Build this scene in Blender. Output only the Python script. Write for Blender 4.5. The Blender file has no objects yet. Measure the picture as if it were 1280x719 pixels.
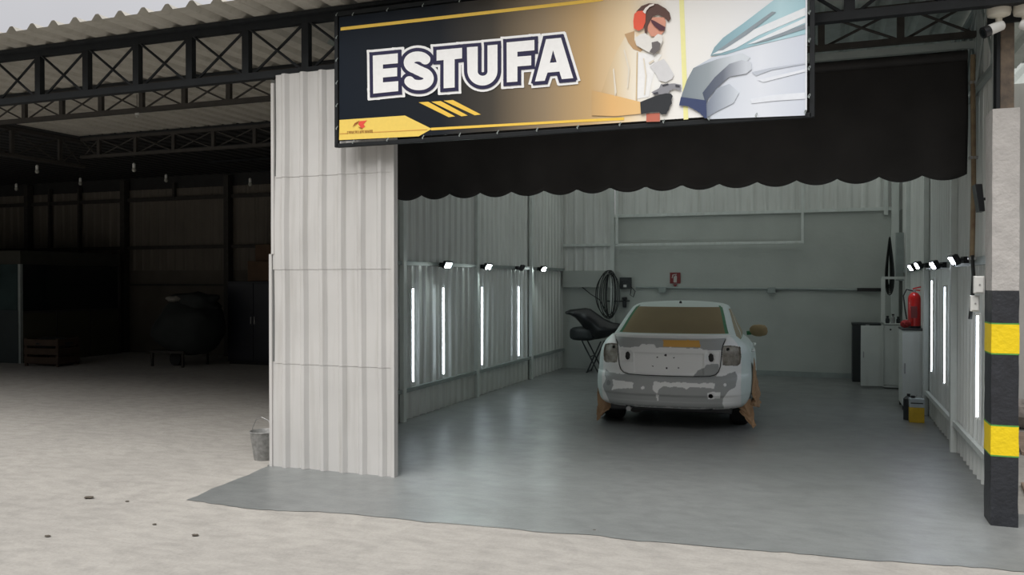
import bpy, bmesh, math, random
from math import sin, cos, pi, radians as R, sqrt, atan2, hypot
from mathutils import Vector, Matrix, noise
random.seed(7)
C = bpy.context.scene.collection
F_ = 1050.0; TH = math.atan(390/F_); CT, ST = cos(TH), sin(TH); HZ = 351.0; CH = 1.75

# ---------- measuring helpers: a pixel of the photo onto a real plane ----------
def atY(px, py, Y):
    u = (px-640)/F_; d = Y/(CT+u*ST)
    return (d*(u*CT-ST), Y, CH+(HZ-py)*d/F_)
def ground(px, py):
    d = F_*CH/(py-HZ); u = (px-640)/F_*d
    return (u*CT-d*ST, u*ST+d*CT)

# ---------- materials ----------
def lin(c):
    c = c/255.0
    return c/12.92 if c <= .04045 else ((c+.055)/1.055)**2.4
def rgb(r, g, b, k=1.0): return (min(.92, lin(r)*k), min(.92, lin(g)*k), min(.92, lin(b)*k), 1)
def mat(name, col, rough=.6, metal=0, var=.12, scale=6, bump=0, bscale=60, col2=None, spec=.5, stretch=None, alpha=None, streak=0):
    m = bpy.data.materials.new(name); m.use_nodes = True; nt = m.node_tree; n = nt.nodes; l = nt.links
    b = n['Principled BSDF']; b.inputs['Roughness'].default_value = rough; b.inputs['Metallic'].default_value = metal
    b.inputs['Specular IOR Level'].default_value = spec
    tc = n.new('ShaderNodeTexCoord'); mp = n.new('ShaderNodeMapping'); l.new(tc.outputs['Object'], mp.inputs[0])
    if stretch: mp.inputs['Scale'].default_value = stretch
    no = n.new('ShaderNodeTexNoise'); no.inputs['Scale'].default_value = scale; no.inputs['Detail'].default_value = 5
    l.new(mp.outputs[0], no.inputs['Vector'])
    cr = n.new('ShaderNodeValToRGB'); l.new(no.outputs['Fac'], cr.inputs[0])
    cr.color_ramp.elements[0].position = .32; cr.color_ramp.elements[1].position = .68
    c2 = col2 or tuple(c*(1-var) for c in col[:3])+(1,)
    c1 = col if col2 else tuple(min(1, c*(1+var*.5)) for c in col[:3])+(1,)
    cr.color_ramp.elements[0].color = c2; cr.color_ramp.elements[1].color = c1
    out = cr.outputs[0]
    if streak:
        mp2 = n.new('ShaderNodeMapping'); mp2.inputs['Scale'].default_value = (9, 9, .7); l.new(tc.outputs['Object'], mp2.inputs[0])
        n2 = n.new('ShaderNodeTexNoise'); n2.inputs['Scale'].default_value = 1.5; n2.inputs['Detail'].default_value = 6; l.new(mp2.outputs[0], n2.inputs['Vector'])
        r2 = n.new('ShaderNodeMapRange'); r2.inputs[1].default_value = .5; r2.inputs[2].default_value = .75; r2.inputs[3].default_value = 0; r2.inputs[4].default_value = streak
        l.new(n2.outputs['Fac'], r2.inputs[0])
        mx = n.new('ShaderNodeMix'); mx.data_type = 'RGBA'; l.new(r2.outputs[0], mx.inputs[0]); l.new(out, mx.inputs[6])
        mx.inputs[7].default_value = (col[0]*.45, col[1]*.42, col[2]*.36, 1); out = mx.outputs[2]
    l.new(out, b.inputs['Base Color'])
    if bump:
        nb = n.new('ShaderNodeTexNoise'); nb.inputs['Scale'].default_value = bscale; nb.inputs['Detail'].default_value = 6
        l.new(mp.outputs[0], nb.inputs['Vector'])
        bu = n.new('ShaderNodeBump'); bu.inputs['Strength'].default_value = bump; bu.inputs['Distance'].default_value = .01
        l.new(nb.outputs['Fac'], bu.inputs['Height']); l.new(bu.outputs[0], b.inputs['Normal'])
    if alpha is not None: b.inputs['Transmission Weight'].default_value = alpha
    return m
def emit(name, col, s):
    m = bpy.data.materials.new(name); m.use_nodes = True; b = m.node_tree.nodes['Principled BSDF']
    b.inputs['Base Color'].default_value = (.9, .9, .9, 1); b.inputs['Emission Color'].default_value = col; b.inputs['Emission Strength'].default_value = s
    return m
def flat(name, r, g, b, k=1.35):
    return mat(name, rgb(r, g, b, k), .42, var=.03, scale=30, spec=.4)

def floor_mat(name, c1, c2, rough, r2, bump, stain):
    m = bpy.data.materials.new(name); m.use_nodes = True; nt = m.node_tree; n = nt.nodes; l = nt.links
    b = n['Principled BSDF']; tc = n.new('ShaderNodeTexCoord')
    def noi(scale, detail=6, st=(1, 1, 1), dist=0):
        mp = n.new('ShaderNodeMapping'); mp.inputs['Scale'].default_value = st; l.new(tc.outputs['Object'], mp.inputs[0])
        x = n.new('ShaderNodeTexNoise'); x.inputs['Scale'].default_value = scale; x.inputs['Detail'].default_value = detail; x.inputs['Distortion'].default_value = dist
        l.new(mp.outputs[0], x.inputs['Vector']); return x.outputs['Fac']
    def ramp(f, a, b_, ca, cb):
        r = n.new('ShaderNodeValToRGB'); l.new(f, r.inputs[0]); e = r.color_ramp.elements
        e[0].position = a; e[1].position = b_; e[0].color = ca; e[1].color = cb; return r.outputs[0]
    def mul(a, c, f=1.0):
        x = n.new('ShaderNodeMix'); x.data_type = 'RGBA'; x.blend_type = 'MULTIPLY'; x.inputs[0].default_value = f
        l.new(a, x.inputs[6]); l.new(c, x.inputs[7]); return x.outputs[2]
    base = ramp(noi(.55, 8, (1, 1, 1), .6), .35, .65, c2, c1)
    g = lambda v: (v, v, v, 1)
    base = mul(base, ramp(noi(5, 8, (1, 2.2, 1)), .35, .6, g(1-stain), g(1)))
    base = mul(base, ramp(noi(45, 4), .3, .6, g(1-stain*.7), g(1)))
    base = mul(base, ramp(noi(1.6, 10, (1, 1, 1), 2.5), .44, .5, g(1-stain*.5), g(1)))
    l.new(base, b.inputs['Base Color'])
    rr = n.new('ShaderNodeMapRange'); l.new(noi(3), rr.inputs[0]); rr.inputs[3].default_value = rough; rr.inputs[4].default_value = r2; l.new(rr.outputs[0], b.inputs['Roughness'])
    bu = n.new('ShaderNodeBump'); bu.inputs['Strength'].default_value = bump; bu.inputs['Distance'].default_value = .01
    l.new(noi(25, 8), bu.inputs['Height']); l.new(bu.outputs[0], b.inputs['Normal'])
    return m

M = dict(
 concrete=floor_mat('worn concrete', (.39, .37, .34, 1), (.35, .332, .306, 1), .85, .95, .5, .13),
 paint=floor_mat('grey floor paint', (.213, .222, .220, 1), (.187, .197, .195, 1), .24, .5, .12, .12),
 panel=mat('dusty white sheet', (.565, .555, .54, 1), .5, var=.06, scale=2, streak=.25),
 booth=mat('white painted sheet', (.69, .71, .69, 1), .33, var=.08, scale=1.2, streak=.3),
 boothwall=mat('white painted masonry', (.46, .49, .465, 1), .7, var=.08, scale=1.5, bump=.25, bscale=20),
 bwhite=mat('white painted steel', (.66, .70, .68, 1), .4, var=.06, streak=.25),
 rail=mat('grey rail', (.30, .34, .33, 1), .5),
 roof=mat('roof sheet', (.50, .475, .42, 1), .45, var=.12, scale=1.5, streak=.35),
 roofd=mat('near black roof sheet', (.022, .022, .022, 1), .8, var=.2),
 rooft=mat('roof sheet above booth', (.36, .40, .375, 1), .5, var=.1, streak=.3),
 blk=mat('black painted steel', (.013, .015, .017, 1), .6, var=.2, scale=12, spec=.25),
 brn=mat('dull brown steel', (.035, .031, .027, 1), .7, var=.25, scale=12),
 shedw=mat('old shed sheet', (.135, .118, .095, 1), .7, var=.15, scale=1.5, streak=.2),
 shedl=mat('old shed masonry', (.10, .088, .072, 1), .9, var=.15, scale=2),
 awn=mat('black awning fabric', (.020, .018, .018, 1), .7, var=.35, scale=3, bump=.15, bscale=8),
 pill=mat('rough grey render', (.44, .42, .405, 1), .9, var=.12, scale=8, bump=.7, bscale=35),
 pillb=mat('black wall paint', (.022, .024, .03, 1), .5, var=.25, scale=14, bump=.6, bscale=35),
 pilly=mat('yellow wall paint', (.86, .62, .005, 1), .5, var=.06, scale=14, bump=.5, bscale=35),
 pillg=mat('green paint line', (.10, .32, .06, 1), .6, bump=.4, bscale=35),
 rust=mat('rusty steel', (.16, .12, .085, 1), .75, var=.4, scale=14, col2=(.07, .055, .045, 1)),
 rustl=mat('weathered painted pipe', (.28, .22, .13, 1), .7, col2=(.16, .10, .06, 1), scale=9),
 plw=mat('off white plastic', (.60, .57, .49, 1), .4, var=.05),
 plww=mat('white plastic', (.70, .70, .68, 1), .35, var=.04),
 plb=mat('black plastic', (.012, .013, .015, 1), .35, var=.1),
 rub=mat('tyre rubber', (.015, .015, .015, 1), .8, bump=.3),
 steel=mat('galvanised steel', (.35, .35, .35, 1), .45, .6, var=.15),
 galv=mat('dull bucket steel', (.20, .20, .195, 1), .6, .3, var=.3, scale=25, col2=(.33, .33, .32, 1)),
 white=mat('white enamel', (.66, .69, .67, 1), .4, var=.06, scale=3, streak=.2),
 dgrey=mat('dark grey panel', (.025, .030, .033, 1), .5, var=.15),
 red=mat('extinguisher red', (.55, .012, .012, 1), .28, var=.08),
 redd=mat('sign red', (.22, .03, .03, 1), .5),
 signw=mat('sign white', (.55, .52, .50, 1), .5),
 yel=mat('tin yellow', (.62, .40, .02, 1), .35, var=.15, scale=12),
 tinw=mat('tin label', (.45, .50, .52, 1), .4),
 paper=mat('brown masking paper', (.36, .22, .12, 1), .85, var=.18, scale=7, bump=.5, bscale=9),
 paperw=mat('brown paper over glass', (.27, .20, .10, 1), .8, var=.10, scale=2, bump=.1, bscale=6),
 papers=mat('pale brown paper', (.33, .29, .19, 1), .8, var=.08, scale=4),
 tape=mat('green masking tape', (.015, .17, .06, 1), .6, var=.1),
 lampmetal=mat('bare lamp bay metal', (.42, .39, .34, 1), .55, var=.5, scale=12, col2=(.17, .15, .125, 1)),
 primer=mat('grey primer', (.28, .29, .285, 1), .65, var=.04),
 glassd=mat('dark cabin glass', (.012, .016, .017, 1), .08, var=.1),
 teal=mat('cabin glass teal', (.035, .06, .062, 1), .12, var=.3, scale=2),
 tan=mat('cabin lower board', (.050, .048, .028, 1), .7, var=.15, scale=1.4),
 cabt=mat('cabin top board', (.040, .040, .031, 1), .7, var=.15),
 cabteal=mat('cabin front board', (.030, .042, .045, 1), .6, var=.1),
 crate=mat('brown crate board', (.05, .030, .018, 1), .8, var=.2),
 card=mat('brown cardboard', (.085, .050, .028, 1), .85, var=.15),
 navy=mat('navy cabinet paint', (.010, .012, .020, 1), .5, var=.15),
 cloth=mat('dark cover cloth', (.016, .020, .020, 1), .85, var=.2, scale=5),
 palec=mat('pale rag', (.20, .19, .17, 1), .9),
 wood=mat('weathered planks', (.30, .22, .17, 1), .85, var=.3, scale=8, stretch=(1, 1, 6)),
 cable=mat('black cable', (.012, .014, .014, 1), .5),
 bulb=mat('milky bulb', (.42, .42, .38, 1), .3),
 stone=mat('dark stone', (.09, .075, .06, 1), .9),
 rubble=mat('rubble', (.30, .27, .25, 1), .9, var=.3),
)
M['roof_fill'] = mat('roof sheet made translucent for fill light', (.45, .48, .46, 1), .5, var=.08, streak=.3)  # translucency added so daylight brightens the booth; this roof part is unseen
nt = M['roof_fill'].node_tree; tl = nt.nodes.new('ShaderNodeBsdfTranslucent'); tl.inputs[0].default_value = (.90, .96, .92, 1); ms = nt.nodes.new('ShaderNodeMixShader'); ms.inputs[0].default_value = .27
nt.links.new(nt.nodes['Principled BSDF'].outputs[0], ms.inputs[1]); nt.links.new(tl.outputs[0], ms.inputs[2]); nt.links.new(ms.outputs[0], nt.nodes['Material Output'].inputs[0])
M['tube'] = emit('lit tube', (.78, .90, 1, 1), 9)
M['flood'] = emit('lit flood lens', (.86, 1, .96, 1), 260)
M['floodr'] = emit('lit flood lens cool', (.80, .85, 1, 1), 120)

# ---------- mesh builder ----------
class MB:
    def __init__(s): s.v = []; s.f = []; s.mi = []
    def add(s, vs, fs, mi=0):
        o = len(s.v); s.v += [tuple(p) for p in vs]; s.f += [tuple(i+o for i in f) for f in fs]; s.mi += [mi]*len(fs); return s
    def box(s, x0, x1, y0, y1, z0, z1, mi=0):
        return s.add([(x0,y0,z0),(x1,y0,z0),(x1,y1,z0),(x0,y1,z0),(x0,y0,z1),(x1,y0,z1),(x1,y1,z1),(x0,y1,z1)],
                     [(0,3,2,1),(4,5,6,7),(0,1,5,4),(1,2,6,5),(2,3,7,6),(3,0,4,7)], mi)
    def bar(s, p, q, w, h=None, up=(0, 1, 0), mi=0):
        p = Vector(p); q = Vector(q); h = h or w; t = (q-p).normalized(); u = Vector(up)
        if abs(t.dot(u)) > .98: u = Vector((1, 0, 0))
        a = t.cross(u).normalized()*w/2; b = t.cross(a).normalized()*h/2
        vs = [p+a+b, p-a+b, p-a-b, p+a-b, q+a+b, q-a+b, q-a-b, q+a-b]
        return s.add(vs, [(0,1,2,3),(7,6,5,4),(0,4,5,1),(1,5,6,2),(2,6,7,3),(3,7,4,0)], mi)
    def tube(s, pts, r, n=8, closed=False, mi=0):
        pts = [Vector(p) for p in pts]; N = len(pts); rr = r if isinstance(r, (list, tuple)) else [r]*N; vs = []; fs = []
        prev = None
        for i, p in enumerate(pts):
            t = (pts[(i+1) % N]-pts[i-1]) if closed else (pts[min(i+1, N-1)]-pts[max(i-1, 0)])
            t.normalize()
            if prev is None: a = t.orthogonal().normalized()
            else:
                a = prev-t*prev.dot(t); a = a.normalized() if a.length > 1e-6 else t.orthogonal().normalized()
            prev = a; b = t.cross(a)
            vs += [p+(a*cos(2*pi*k/n)+b*sin(2*pi*k/n))*rr[i] for k in range(n)]
        for i in range(N if closed else N-1):
            j = (i+1) % N
            fs += [(i*n+k, i*n+(k+1) % n, j*n+(k+1) % n, j*n+k) for k in range(n)]
        if not closed: fs += [tuple(range(n-1, -1, -1)), tuple((N-1)*n+k for k in range(n))]
        return s.add(vs, fs, mi)
    def lathe(s, prof, c=(0, 0, 0), axis='z', n=24, mi=0):
        vs = []; fs = []
        for r, h in prof:
            for k in range(n):
                a = 2*pi*k/n; x, y = r*cos(a), r*sin(a)
                p = (x, y, h) if axis == 'z' else ((h, x, y) if axis == 'x' else (y, h, x))
                vs.append((p[0]+c[0], p[1]+c[1], p[2]+c[2]))
        for i in range(len(prof)-1):
            fs += [(i*n+k, i*n+(k+1) % n, (i+1)*n+(k+1) % n, (i+1)*n+k) for k in range(n)]
        fs += [tuple(range(n-1, -1, -1)), tuple((len(prof)-1)*n+k for k in range(n))]
        return s.add(vs, fs, mi)
    def polyY(s, pts, y, mi=0):           # flat polygon facing -Y
        a = sum(pts[i][0]*pts[(i+1) % len(pts)][1]-pts[(i+1) % len(pts)][0]*pts[i][1] for i in range(len(pts)))
        if a < 0: pts = pts[::-1]
        return s.add([(p[0], y, p[1]) for p in pts], [tuple(range(len(pts)))], mi)
    def ellip(s, c, r, n=16, m=10, mi=0, f=None):
        vs = []; fs = []
        for i in range(m+1):
            th = pi*i/m
            for k in range(n):
                a = 2*pi*k/n; d = Vector((sin(th)*cos(a), sin(th)*sin(a), cos(th)))
                q = 1 if not f else f(d)
                vs.append((c[0]+r[0]*d.x*q, c[1]+r[1]*d.y*q, c[2]+r[2]*d.z*q))
        for i in range(m): fs += [(i*n+k, (i+1)*n+k, (i+1)*n+(k+1) % n, i*n+(k+1) % n) for k in range(n)]
        return s.add(vs, fs, mi)
    def xf(s, mtx):
        s.v = [tuple(mtx @ Vector(p)) for p in s.v]; return s
    def build(s, name, m, parent=None, world=False, smooth=False, bevel=0, solid=0, kind=None, label=None):
        me = bpy.data.meshes.new(name); vs = s.v; off = Vector((0, 0, 0))
        if parent is None:
            xs, ys, zs = zip(*vs); off = Vector(((min(xs)+max(xs))/2, (min(ys)+max(ys))/2, min(zs)))
        elif world:
            p = parent
            while p: off += p.location; p = p.parent
        vs = [(a-off.x, b-off.y, c-off.z) for a, b, c in vs]
        me.from_pydata(vs, [], s.f); me.update()
        for x in (m if isinstance(m, (list, tuple)) else [m]): me.materials.append(x)
        if any(s.mi): me.polygons.foreach_set('material_index', s.mi)
        o = bpy.data.objects.new(name, me); C.objects.link(o)
        if parent: o.parent = parent
        else: o.location = off
        if smooth:
            me.polygons.foreach_set('use_smooth', [True]*len(me.polygons))
            if smooth != 'all':
                bm = bmesh.new(); bm.from_mesh(me)
                for e in bm.edges:
                    if len(e.link_faces) == 2 and e.calc_face_angle(0) > R(35): e.smooth = False
                bm.to_mesh(me); bm.free()
        if bevel:
            b = o.modifiers.new('bevel', 'BEVEL'); b.width = bevel; b.segments = 2; b.limit_method = 'ANGLE'; b.angle_limit = R(40)
        if solid:
            b = o.modifiers.new('solid', 'SOLIDIFY'); b.thickness = solid
        if kind: o['kind'] = kind
        if label: o['label'] = label
        return o
def tag(o, label, cat, group=None, kind=None):
    o['label'] = label; o['category'] = cat
    if group: o['group'] = group
    if kind: o['kind'] = kind
    return o
def thing(name, label, cat, loc=(0, 0, 0), rz=0, group=None):
    o = bpy.data.objects.new(name, None); C.objects.link(o); o.location = loc; o.rotation_euler = (0, 0, rz)
    return tag(o, label, cat, group)
def copy_tree(o, parent=None):
    c = o.copy(); C.objects.link(c)
    if parent: c.parent = parent
    for ch in [x for x in bpy.data.objects if x.parent == o]: copy_tree(ch, c)
    return c

# ---------- corrugated sheets ----------
def profile(a0, a1, pitch, h, pan=.55, r=.16):
    """trapezoid wave along a: list of (a, height)"""
    out = []; k = math.floor(a0/pitch)
    while k*pitch < a1:
        s = k*pitch
        for f, v in ((0, 0), (pan, 0), (pan+r, 1), (1-r+.001, 1)):
            a = s+f*pitch
            if a0 <= a <= a1: out.append((a, v*h))
        k += 1
    if not out or out[0][0] > a0: out.insert(0, (a0, 0))
    if out[-1][0] < a1: out.append((a1, 0))
    return out
def sheet(mb, axis, fix, a0, a1, z0, z1, sgn, pitch=.2, h=.025, rows=1, wob=0, mi=0):
    """vertical sheet; axis = direction along which the wave runs, ridges stick out by sgn*h"""
    pr = profile(a0, a1, pitch, h); vs = []; fs = []; n = len(pr)
    for j in range(rows+1):
        z = z0+(z1-z0)*j/rows
        for a, v in pr:
            w = wob*noise.noise((a*1.1, z*.9, fix)) if wob else 0
            p = fix+sgn*v+w
            zz = z+(.012*noise.noise((a*9, fix, 3)) if j == 0 and z0 < .1 else 0)
            vs.append((a, p, zz) if axis == 'x' else (p, a, zz))
    for j in range(rows): fs += [(j*n+i, j*n+i+1, (j+1)*n+i+1, (j+1)*n+i) for i in range(n-1)]
    mb.add(vs, fs, mi)
def roofsheet(mb, x0, x1, y0, y1, z, pitch=.28, h=.055, mi=0):
    pr = []; k = math.floor(x0/pitch)
    while k*pitch < x1:
        s = k*pitch
        for a, v in ((0, 0), (.145, 0), (.19, h*.92), (.2, h), (.225, h), (.235, h*.92)):
            if x0 <= s+a <= x1: pr.append((s+a, v))
        k += 1
    x0 != -99 and pr.insert(0, (x0, pr[0][1])); pr.append((x1, pr[-1][1]))
    vs = []; n = len(pr)
    for y in (y0, y1): vs += [(a, y, z+v) for a, v in pr]
    mb.add(vs, [(i, i+1, n+i+1, n+i) for i in range(n-1)], mi)

WL, WR, BK = -4.93, 1.30, 16.15
LB = -21.0      # shed's left wall

# ================= THE SETTING =================
g = MB(); g.add([(-45, -25, 0), (30, -25, 0), (30, 45, 0), (-45, 45, 0)], [(0, 1, 2, 3)])
g.build('floor', M['concrete'], kind='structure')
edge = [(232, 626), (265, 630), (300, 636), (345, 640), (400, 641), (440, 644), (480, 648), (520, 653), (600, 659), (700, 668), (800, 677), (900, 686), (1000, 694), (1100, 703), (1200, 710), (1300, 717)]
P2 = []
for i in range(len(edge)-1):
    for k in range(6):
        t = k/6; x = edge[i][0]*(1-t)+edge[i+1][0]*t; y = edge[i][1]*(1-t)+edge[i+1][1]*t
        gx, gy = ground(x, y); P2.append((gx, gy+.035*noise.noise((gx*3, 1, 2))+.02*noise.noise((gx*11, 5, 2))))
a0 = ground(232, 626); a1 = (-4.9, 6.62)
side = [(a0[0]*(1-t)+a1[0]*t+.03*noise.noise((t*5, 0, 0)), a0[1]*(1-t)+a1[1]*t) for t in [k/10 for k in range(10, 0, -1)]]
ring = side+P2+[(2.2, P2[-1][1]), (2.2, 7.2), (WR+.03, 7.2), (WR+.03, BK), (WL, BK), (WL, 6.62)]
vs = [(x, y, .004) for x, y in ring]
g = MB(); g.add(vs, [tuple(range(len(vs)))])
g.build('floor_paint', M['paint'], kind='structure')

# booth walls
w = MB(); sheet(w, 'y', WL, 6.7, BK, .0, 3.66, 1, pitch=.2, h=.028, rows=8, wob=.015); sheet(w, 'y', WL, 8.3, BK, 3.66, 4.24, 1, pitch=.2, h=.028); w.build('wall_left', M['booth'], kind='structure', solid=-.004)
w = MB(); sheet(w, 'y', WR, 7.15, BK, .0, 4.2, -1, pitch=.2, h=.028, rows=8, wob=.01); w.build('wall_right', M['booth'], kind='structure', solid=-.004)
w = MB(); w.box(-3.86, WR+.05, BK-.02, BK+.12, 0, 3.0); w.box(WL, -3.86, BK-.02, BK+.12, 0, 1.95); w.build('wall_back', M['boothwall'], kind='structure')
w = MB(); sheet(w, 'x', BK-.01, -3.80, WR, 3.0, 4.2, -1, pitch=.24, h=.022)
sheet(w, 'x', BK-.01, WL, -3.92, 1.95, 4.2, -1, pitch=.2, h=.022); w.build('wall_back_sheeting', M['booth'], kind='structure', solid=-.004)
# front panel
w = MB()
for (x0, x1, z0, z1, oy) in ((-4.86, -3.60, 0, .99, 0), (-4.84, -3.60, .975, 1.87, -.0035), (-4.85, -3.60, 1.855, 2.73, -.007), (-4.82, -3.60, 2.715, 3.675, -.0105)):
    sheet(w, 'x', 6.63+oy, x0, x1, z0, z1, -1, pitch=.203, h=.032, rows=6, wob=.022)
w.build('wall_front', M['panel'], kind='structure', solid=-.003)
w = MB()
w.bar((-3.585, 6.64, 0), (-3.585, 6.64, 3.67), .035, .07); w.bar((-4.875, 6.63, 0.0), (-4.875, 6.63, 2.0), .03, .05)
w.bar((-4.85, 6.63, 2.0), (-4.85, 6.63, 3.6), .03, .05)
w.build('trim_1', M['panel'], kind='structure')
# lap line screws on the panel
# return sheet between panel and booth wall
w = MB(); sheet(w, 'y', -4.86, 6.66, 7.4, 0, 3.65, 1, pitch=.2, h=.02); w.build('wall_front_return', M['panel'], kind='structure')

# posts and rails of the booth
tn = 2
def trim(mb, m, **k):
    global tn
    o = mb.build('trim_%d' % tn, m, kind='structure', **k); tn += 1; return o
for y in (9.25, 11.6, 14.1):
    b = MB(); b.box(WL+.03, WL+.09, y-.04, y+.04, 0, 4.2); trim(b, M['bwhite'], bevel=.004)
for y in (9.6, 12.1, 14.6):
    b = MB(); b.box(WR-.09, WR-.03, y-.04, y+.04, 0, 4.2); trim(b, M['bwhite'], bevel=.004)
for z, hh in ((1.97, .05), (.38, .05)):
    b = MB(); b.box(WL+.03, WL+.07, 7.5, BK-.05, z-hh/2, z+hh/2); trim(b, M['rail'])
for z, hh in ((1.92, .07), (.30, .05)):
    b = MB(); b.box(WR-.07, WR-.03, 7.3, BK-.05, z-hh/2, z+hh/2); trim(b, M['rail'] if z > 1 else M['bwhite'])
b = MB(); b.box(-3.92, -3.84, BK-.09, BK-.03, 0.9, 4.2); trim(b, M['bwhite'], bevel=.004)
b = MB(); b.box(-3.84, WR-.05, BK-.08, BK-.03, 2.98, 3.04); trim(b, M['bwhite'], bevel=.004)
b = MB(); b.box(WL+.05, -3.92, BK-.08, BK-.03, 2.43, 2.48); trim(b, M['bwhite'], bevel=.004)
b = MB(); b.box(WL+.05, -3.93, BK-.11, BK-.02, 1.62, 1.94); trim(b, M['boothwall'], bevel=.004)     # ledge at left
b = MB(); b.box(1.10, 1.22, BK-.14, BK-.03, 0, 4.2); trim(b, M['bwhite'], bevel=.004)
b = MB(); b.box(.98, 1.05, BK-.09, BK-.03, 2.9, 4.2); trim(b, M['bwhite'], bevel=.004)
b = MB(); b.box(WR-.10, WR-.03, 7.16, 7.30, 0, 4.2); trim(b, M['bwhite'], bevel=.004)
b = MB(); b.box(-3.84, 1.05, BK-.035, BK-.02, 0.0, .10); trim(b, M['rail'])

# shed walls left
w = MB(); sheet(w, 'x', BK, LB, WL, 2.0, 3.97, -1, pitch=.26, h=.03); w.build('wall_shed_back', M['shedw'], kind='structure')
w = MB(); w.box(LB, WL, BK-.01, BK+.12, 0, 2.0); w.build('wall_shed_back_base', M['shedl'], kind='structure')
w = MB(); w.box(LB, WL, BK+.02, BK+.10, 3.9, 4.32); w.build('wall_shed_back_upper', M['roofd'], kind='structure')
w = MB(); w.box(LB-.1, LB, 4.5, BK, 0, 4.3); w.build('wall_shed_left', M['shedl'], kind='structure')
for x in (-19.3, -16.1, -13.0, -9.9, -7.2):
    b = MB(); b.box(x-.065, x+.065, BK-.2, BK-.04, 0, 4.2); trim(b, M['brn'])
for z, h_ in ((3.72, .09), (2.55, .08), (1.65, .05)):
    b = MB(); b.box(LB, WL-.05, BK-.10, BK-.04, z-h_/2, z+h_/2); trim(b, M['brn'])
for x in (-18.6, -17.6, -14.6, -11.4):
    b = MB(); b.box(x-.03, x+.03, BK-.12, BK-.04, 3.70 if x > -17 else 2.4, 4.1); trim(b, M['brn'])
# roofs
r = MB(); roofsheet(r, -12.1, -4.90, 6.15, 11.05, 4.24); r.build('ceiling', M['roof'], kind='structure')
r = MB(); roofsheet(r, -22, -12.1, 6.15, 16.6, 4.26); roofsheet(r, -12.1, -4.90, 11.05, 16.6, 4.26); r.build('ceiling_shed', M['roofd'], kind='structure')  # shed roof beyond the third truss and at far left coloured near black
r = MB(); roofsheet(r, -4.92, 2.6, 6.15, 7.6, 4.242); r.build('ceiling_front', M['roof'], kind='structure')
r = MB(); roofsheet(r, -4.95, 2.6, 7.6, 11.3, 4.245); r.build('ceiling_booth', M['rooft'], kind='structure')
r = MB(); roofsheet(r, -4.95, 2.6, 11.25, 16.6, 4.238); r.build('ceiling_booth_back', M['roof_fill'], kind='structure')  # unseen back part, made translucent to let daylight in
for y in (6.62, 8.2, 9.6, 11.0, 12.6, 14.2, 15.8):
    b = MB(); b.box(-12, 1.4 if y < 7 else WL, y-.03, y+.03, 4.20, 4.235); trim(b, M['blk'])

# ================= TRUSSES =================
def truss(name, label, axis, fix, a0, a1, z0, z1, first, step, ch, pw, rr, m, loc):
    t = thing(name, label, 'roof truss', loc, group=None)
    P = (lambda a, z, o=0: (a, fix+o, z)) if axis == 'x' else (lambda a, z, o=0: (fix+o, a, z))
    up = (0, 1, 0) if axis == 'x' else (1, 0, 0)
    MB().bar(P(a0, z1-ch/2), P(a1, z1-ch/2), ch, ch, up).build('top_chord', m, t, world=True)
    MB().bar(P(a0, z0+ch/2), P(a1, z0+ch/2), ch, ch*1.2, up).build('bottom_chord', m, t, world=True)
    a = first
    while a < a0+.05: a += step
    xs = []
    while a < a1-.03: xs.append(a); a += step
    for a in xs: MB().bar(P(a, z0+ch), P(a, z1-ch), pw, pw*.8, up).build('post', m, t, world=True)
    ee = [a0]+xs+[a1]
    for p, q in zip(ee, ee[1:]):
        if q-p < .25: continue
        for s in (-1, 1):
            lo, hi = (p+pw*.7, q-pw*.7) if s > 0 else (q-pw*.7, p+pw*.7)
            MB().tube([P(lo, z0+ch*.9, .018*s), P(hi, z1-ch*.9, .018*s)], rr, 6).build('brace', m, t, world=True)
    return t
truss('roof_truss', 'front black steel roof truss with crossed braces, behind the banner', 'x', 6.68, -12.1, 1.32, 3.665, 4.205, -7.87-.67*7, .67, .065, .075, .014, M['blk'], (-5, 6.68, 3.66))
truss('roof_truss', 'shallower second truss running just behind the front truss', 'x', 8.2, -12.1, 1.22, 3.85, 4.20, -9.93-.66*5, .66, .05, .06, .012, M['brn'], (-5, 8.2, 3.85))
truss('roof_truss', 'dark third truss deep in the left shed above the hanging bulbs', 'x', 11.0, -12.0, -5.0, 3.85, 4.20, -12.4, .8, .05, .06, .012, M['brn'], (-8, 11, 3.85))
truss('roof_truss', 'dark truss running front to back at the far left of the shed', 'y', -12.15, 6.8, 11.2, 3.72, 4.20, 6.2, .9, .05, .06, .012, M['brn'], (-12.15, 9, 3.72))
truss('roof_truss', 'short greenish lattice above the right booth wall beside the black awning', 'y', 1.24, 6.95, 10.4, 3.40, 4.15, 6.8, .7, .04, .035, .010, M['rail'], (1.24, 8, 3.4))

# ================= AWNING =================
t = thing('awning', 'long black fabric awning with scalloped lower edge across the booth opening', 'awning', (-1.9, 8.3, 2.66))
b = MB(); x0, x1 = WL+.05, 1.17; n = 240; rows = 24; vs = []; sc = .355
for j in range(rows+1):
    for i in range(n+1):
        x = x0+(x1-x0)*i/n; v = j/rows
        ph = ((x-x0-.02) % sc)/sc; bot = 2.69-.055*sin(pi*ph)**.8
        z = 3.74+(bot-3.74)*v
        y = 8.30+(1-v)*.0-.05*sin(v*pi)+.03*noise.noise((x*1.3, z*1.1, 0))+.012*sin(x*9+2*sin(x))*v
        vs.append((x, y, z))
fs = [(j*(n+1)+i, j*(n+1)+i+1, (j+1)*(n+1)+i+1, (j+1)*(n+1)+i) for j in range(rows) for i in range(n)]
b.add(vs, fs).build('fabric', M['awn'], t, world=True, smooth='all', solid=.004)
MB().tube([(x0, 8.29, 3.72), (x1, 8.29, 3.72)], .05, 14).build('roller', M['awn'], t, world=True, smooth=True)
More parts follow.
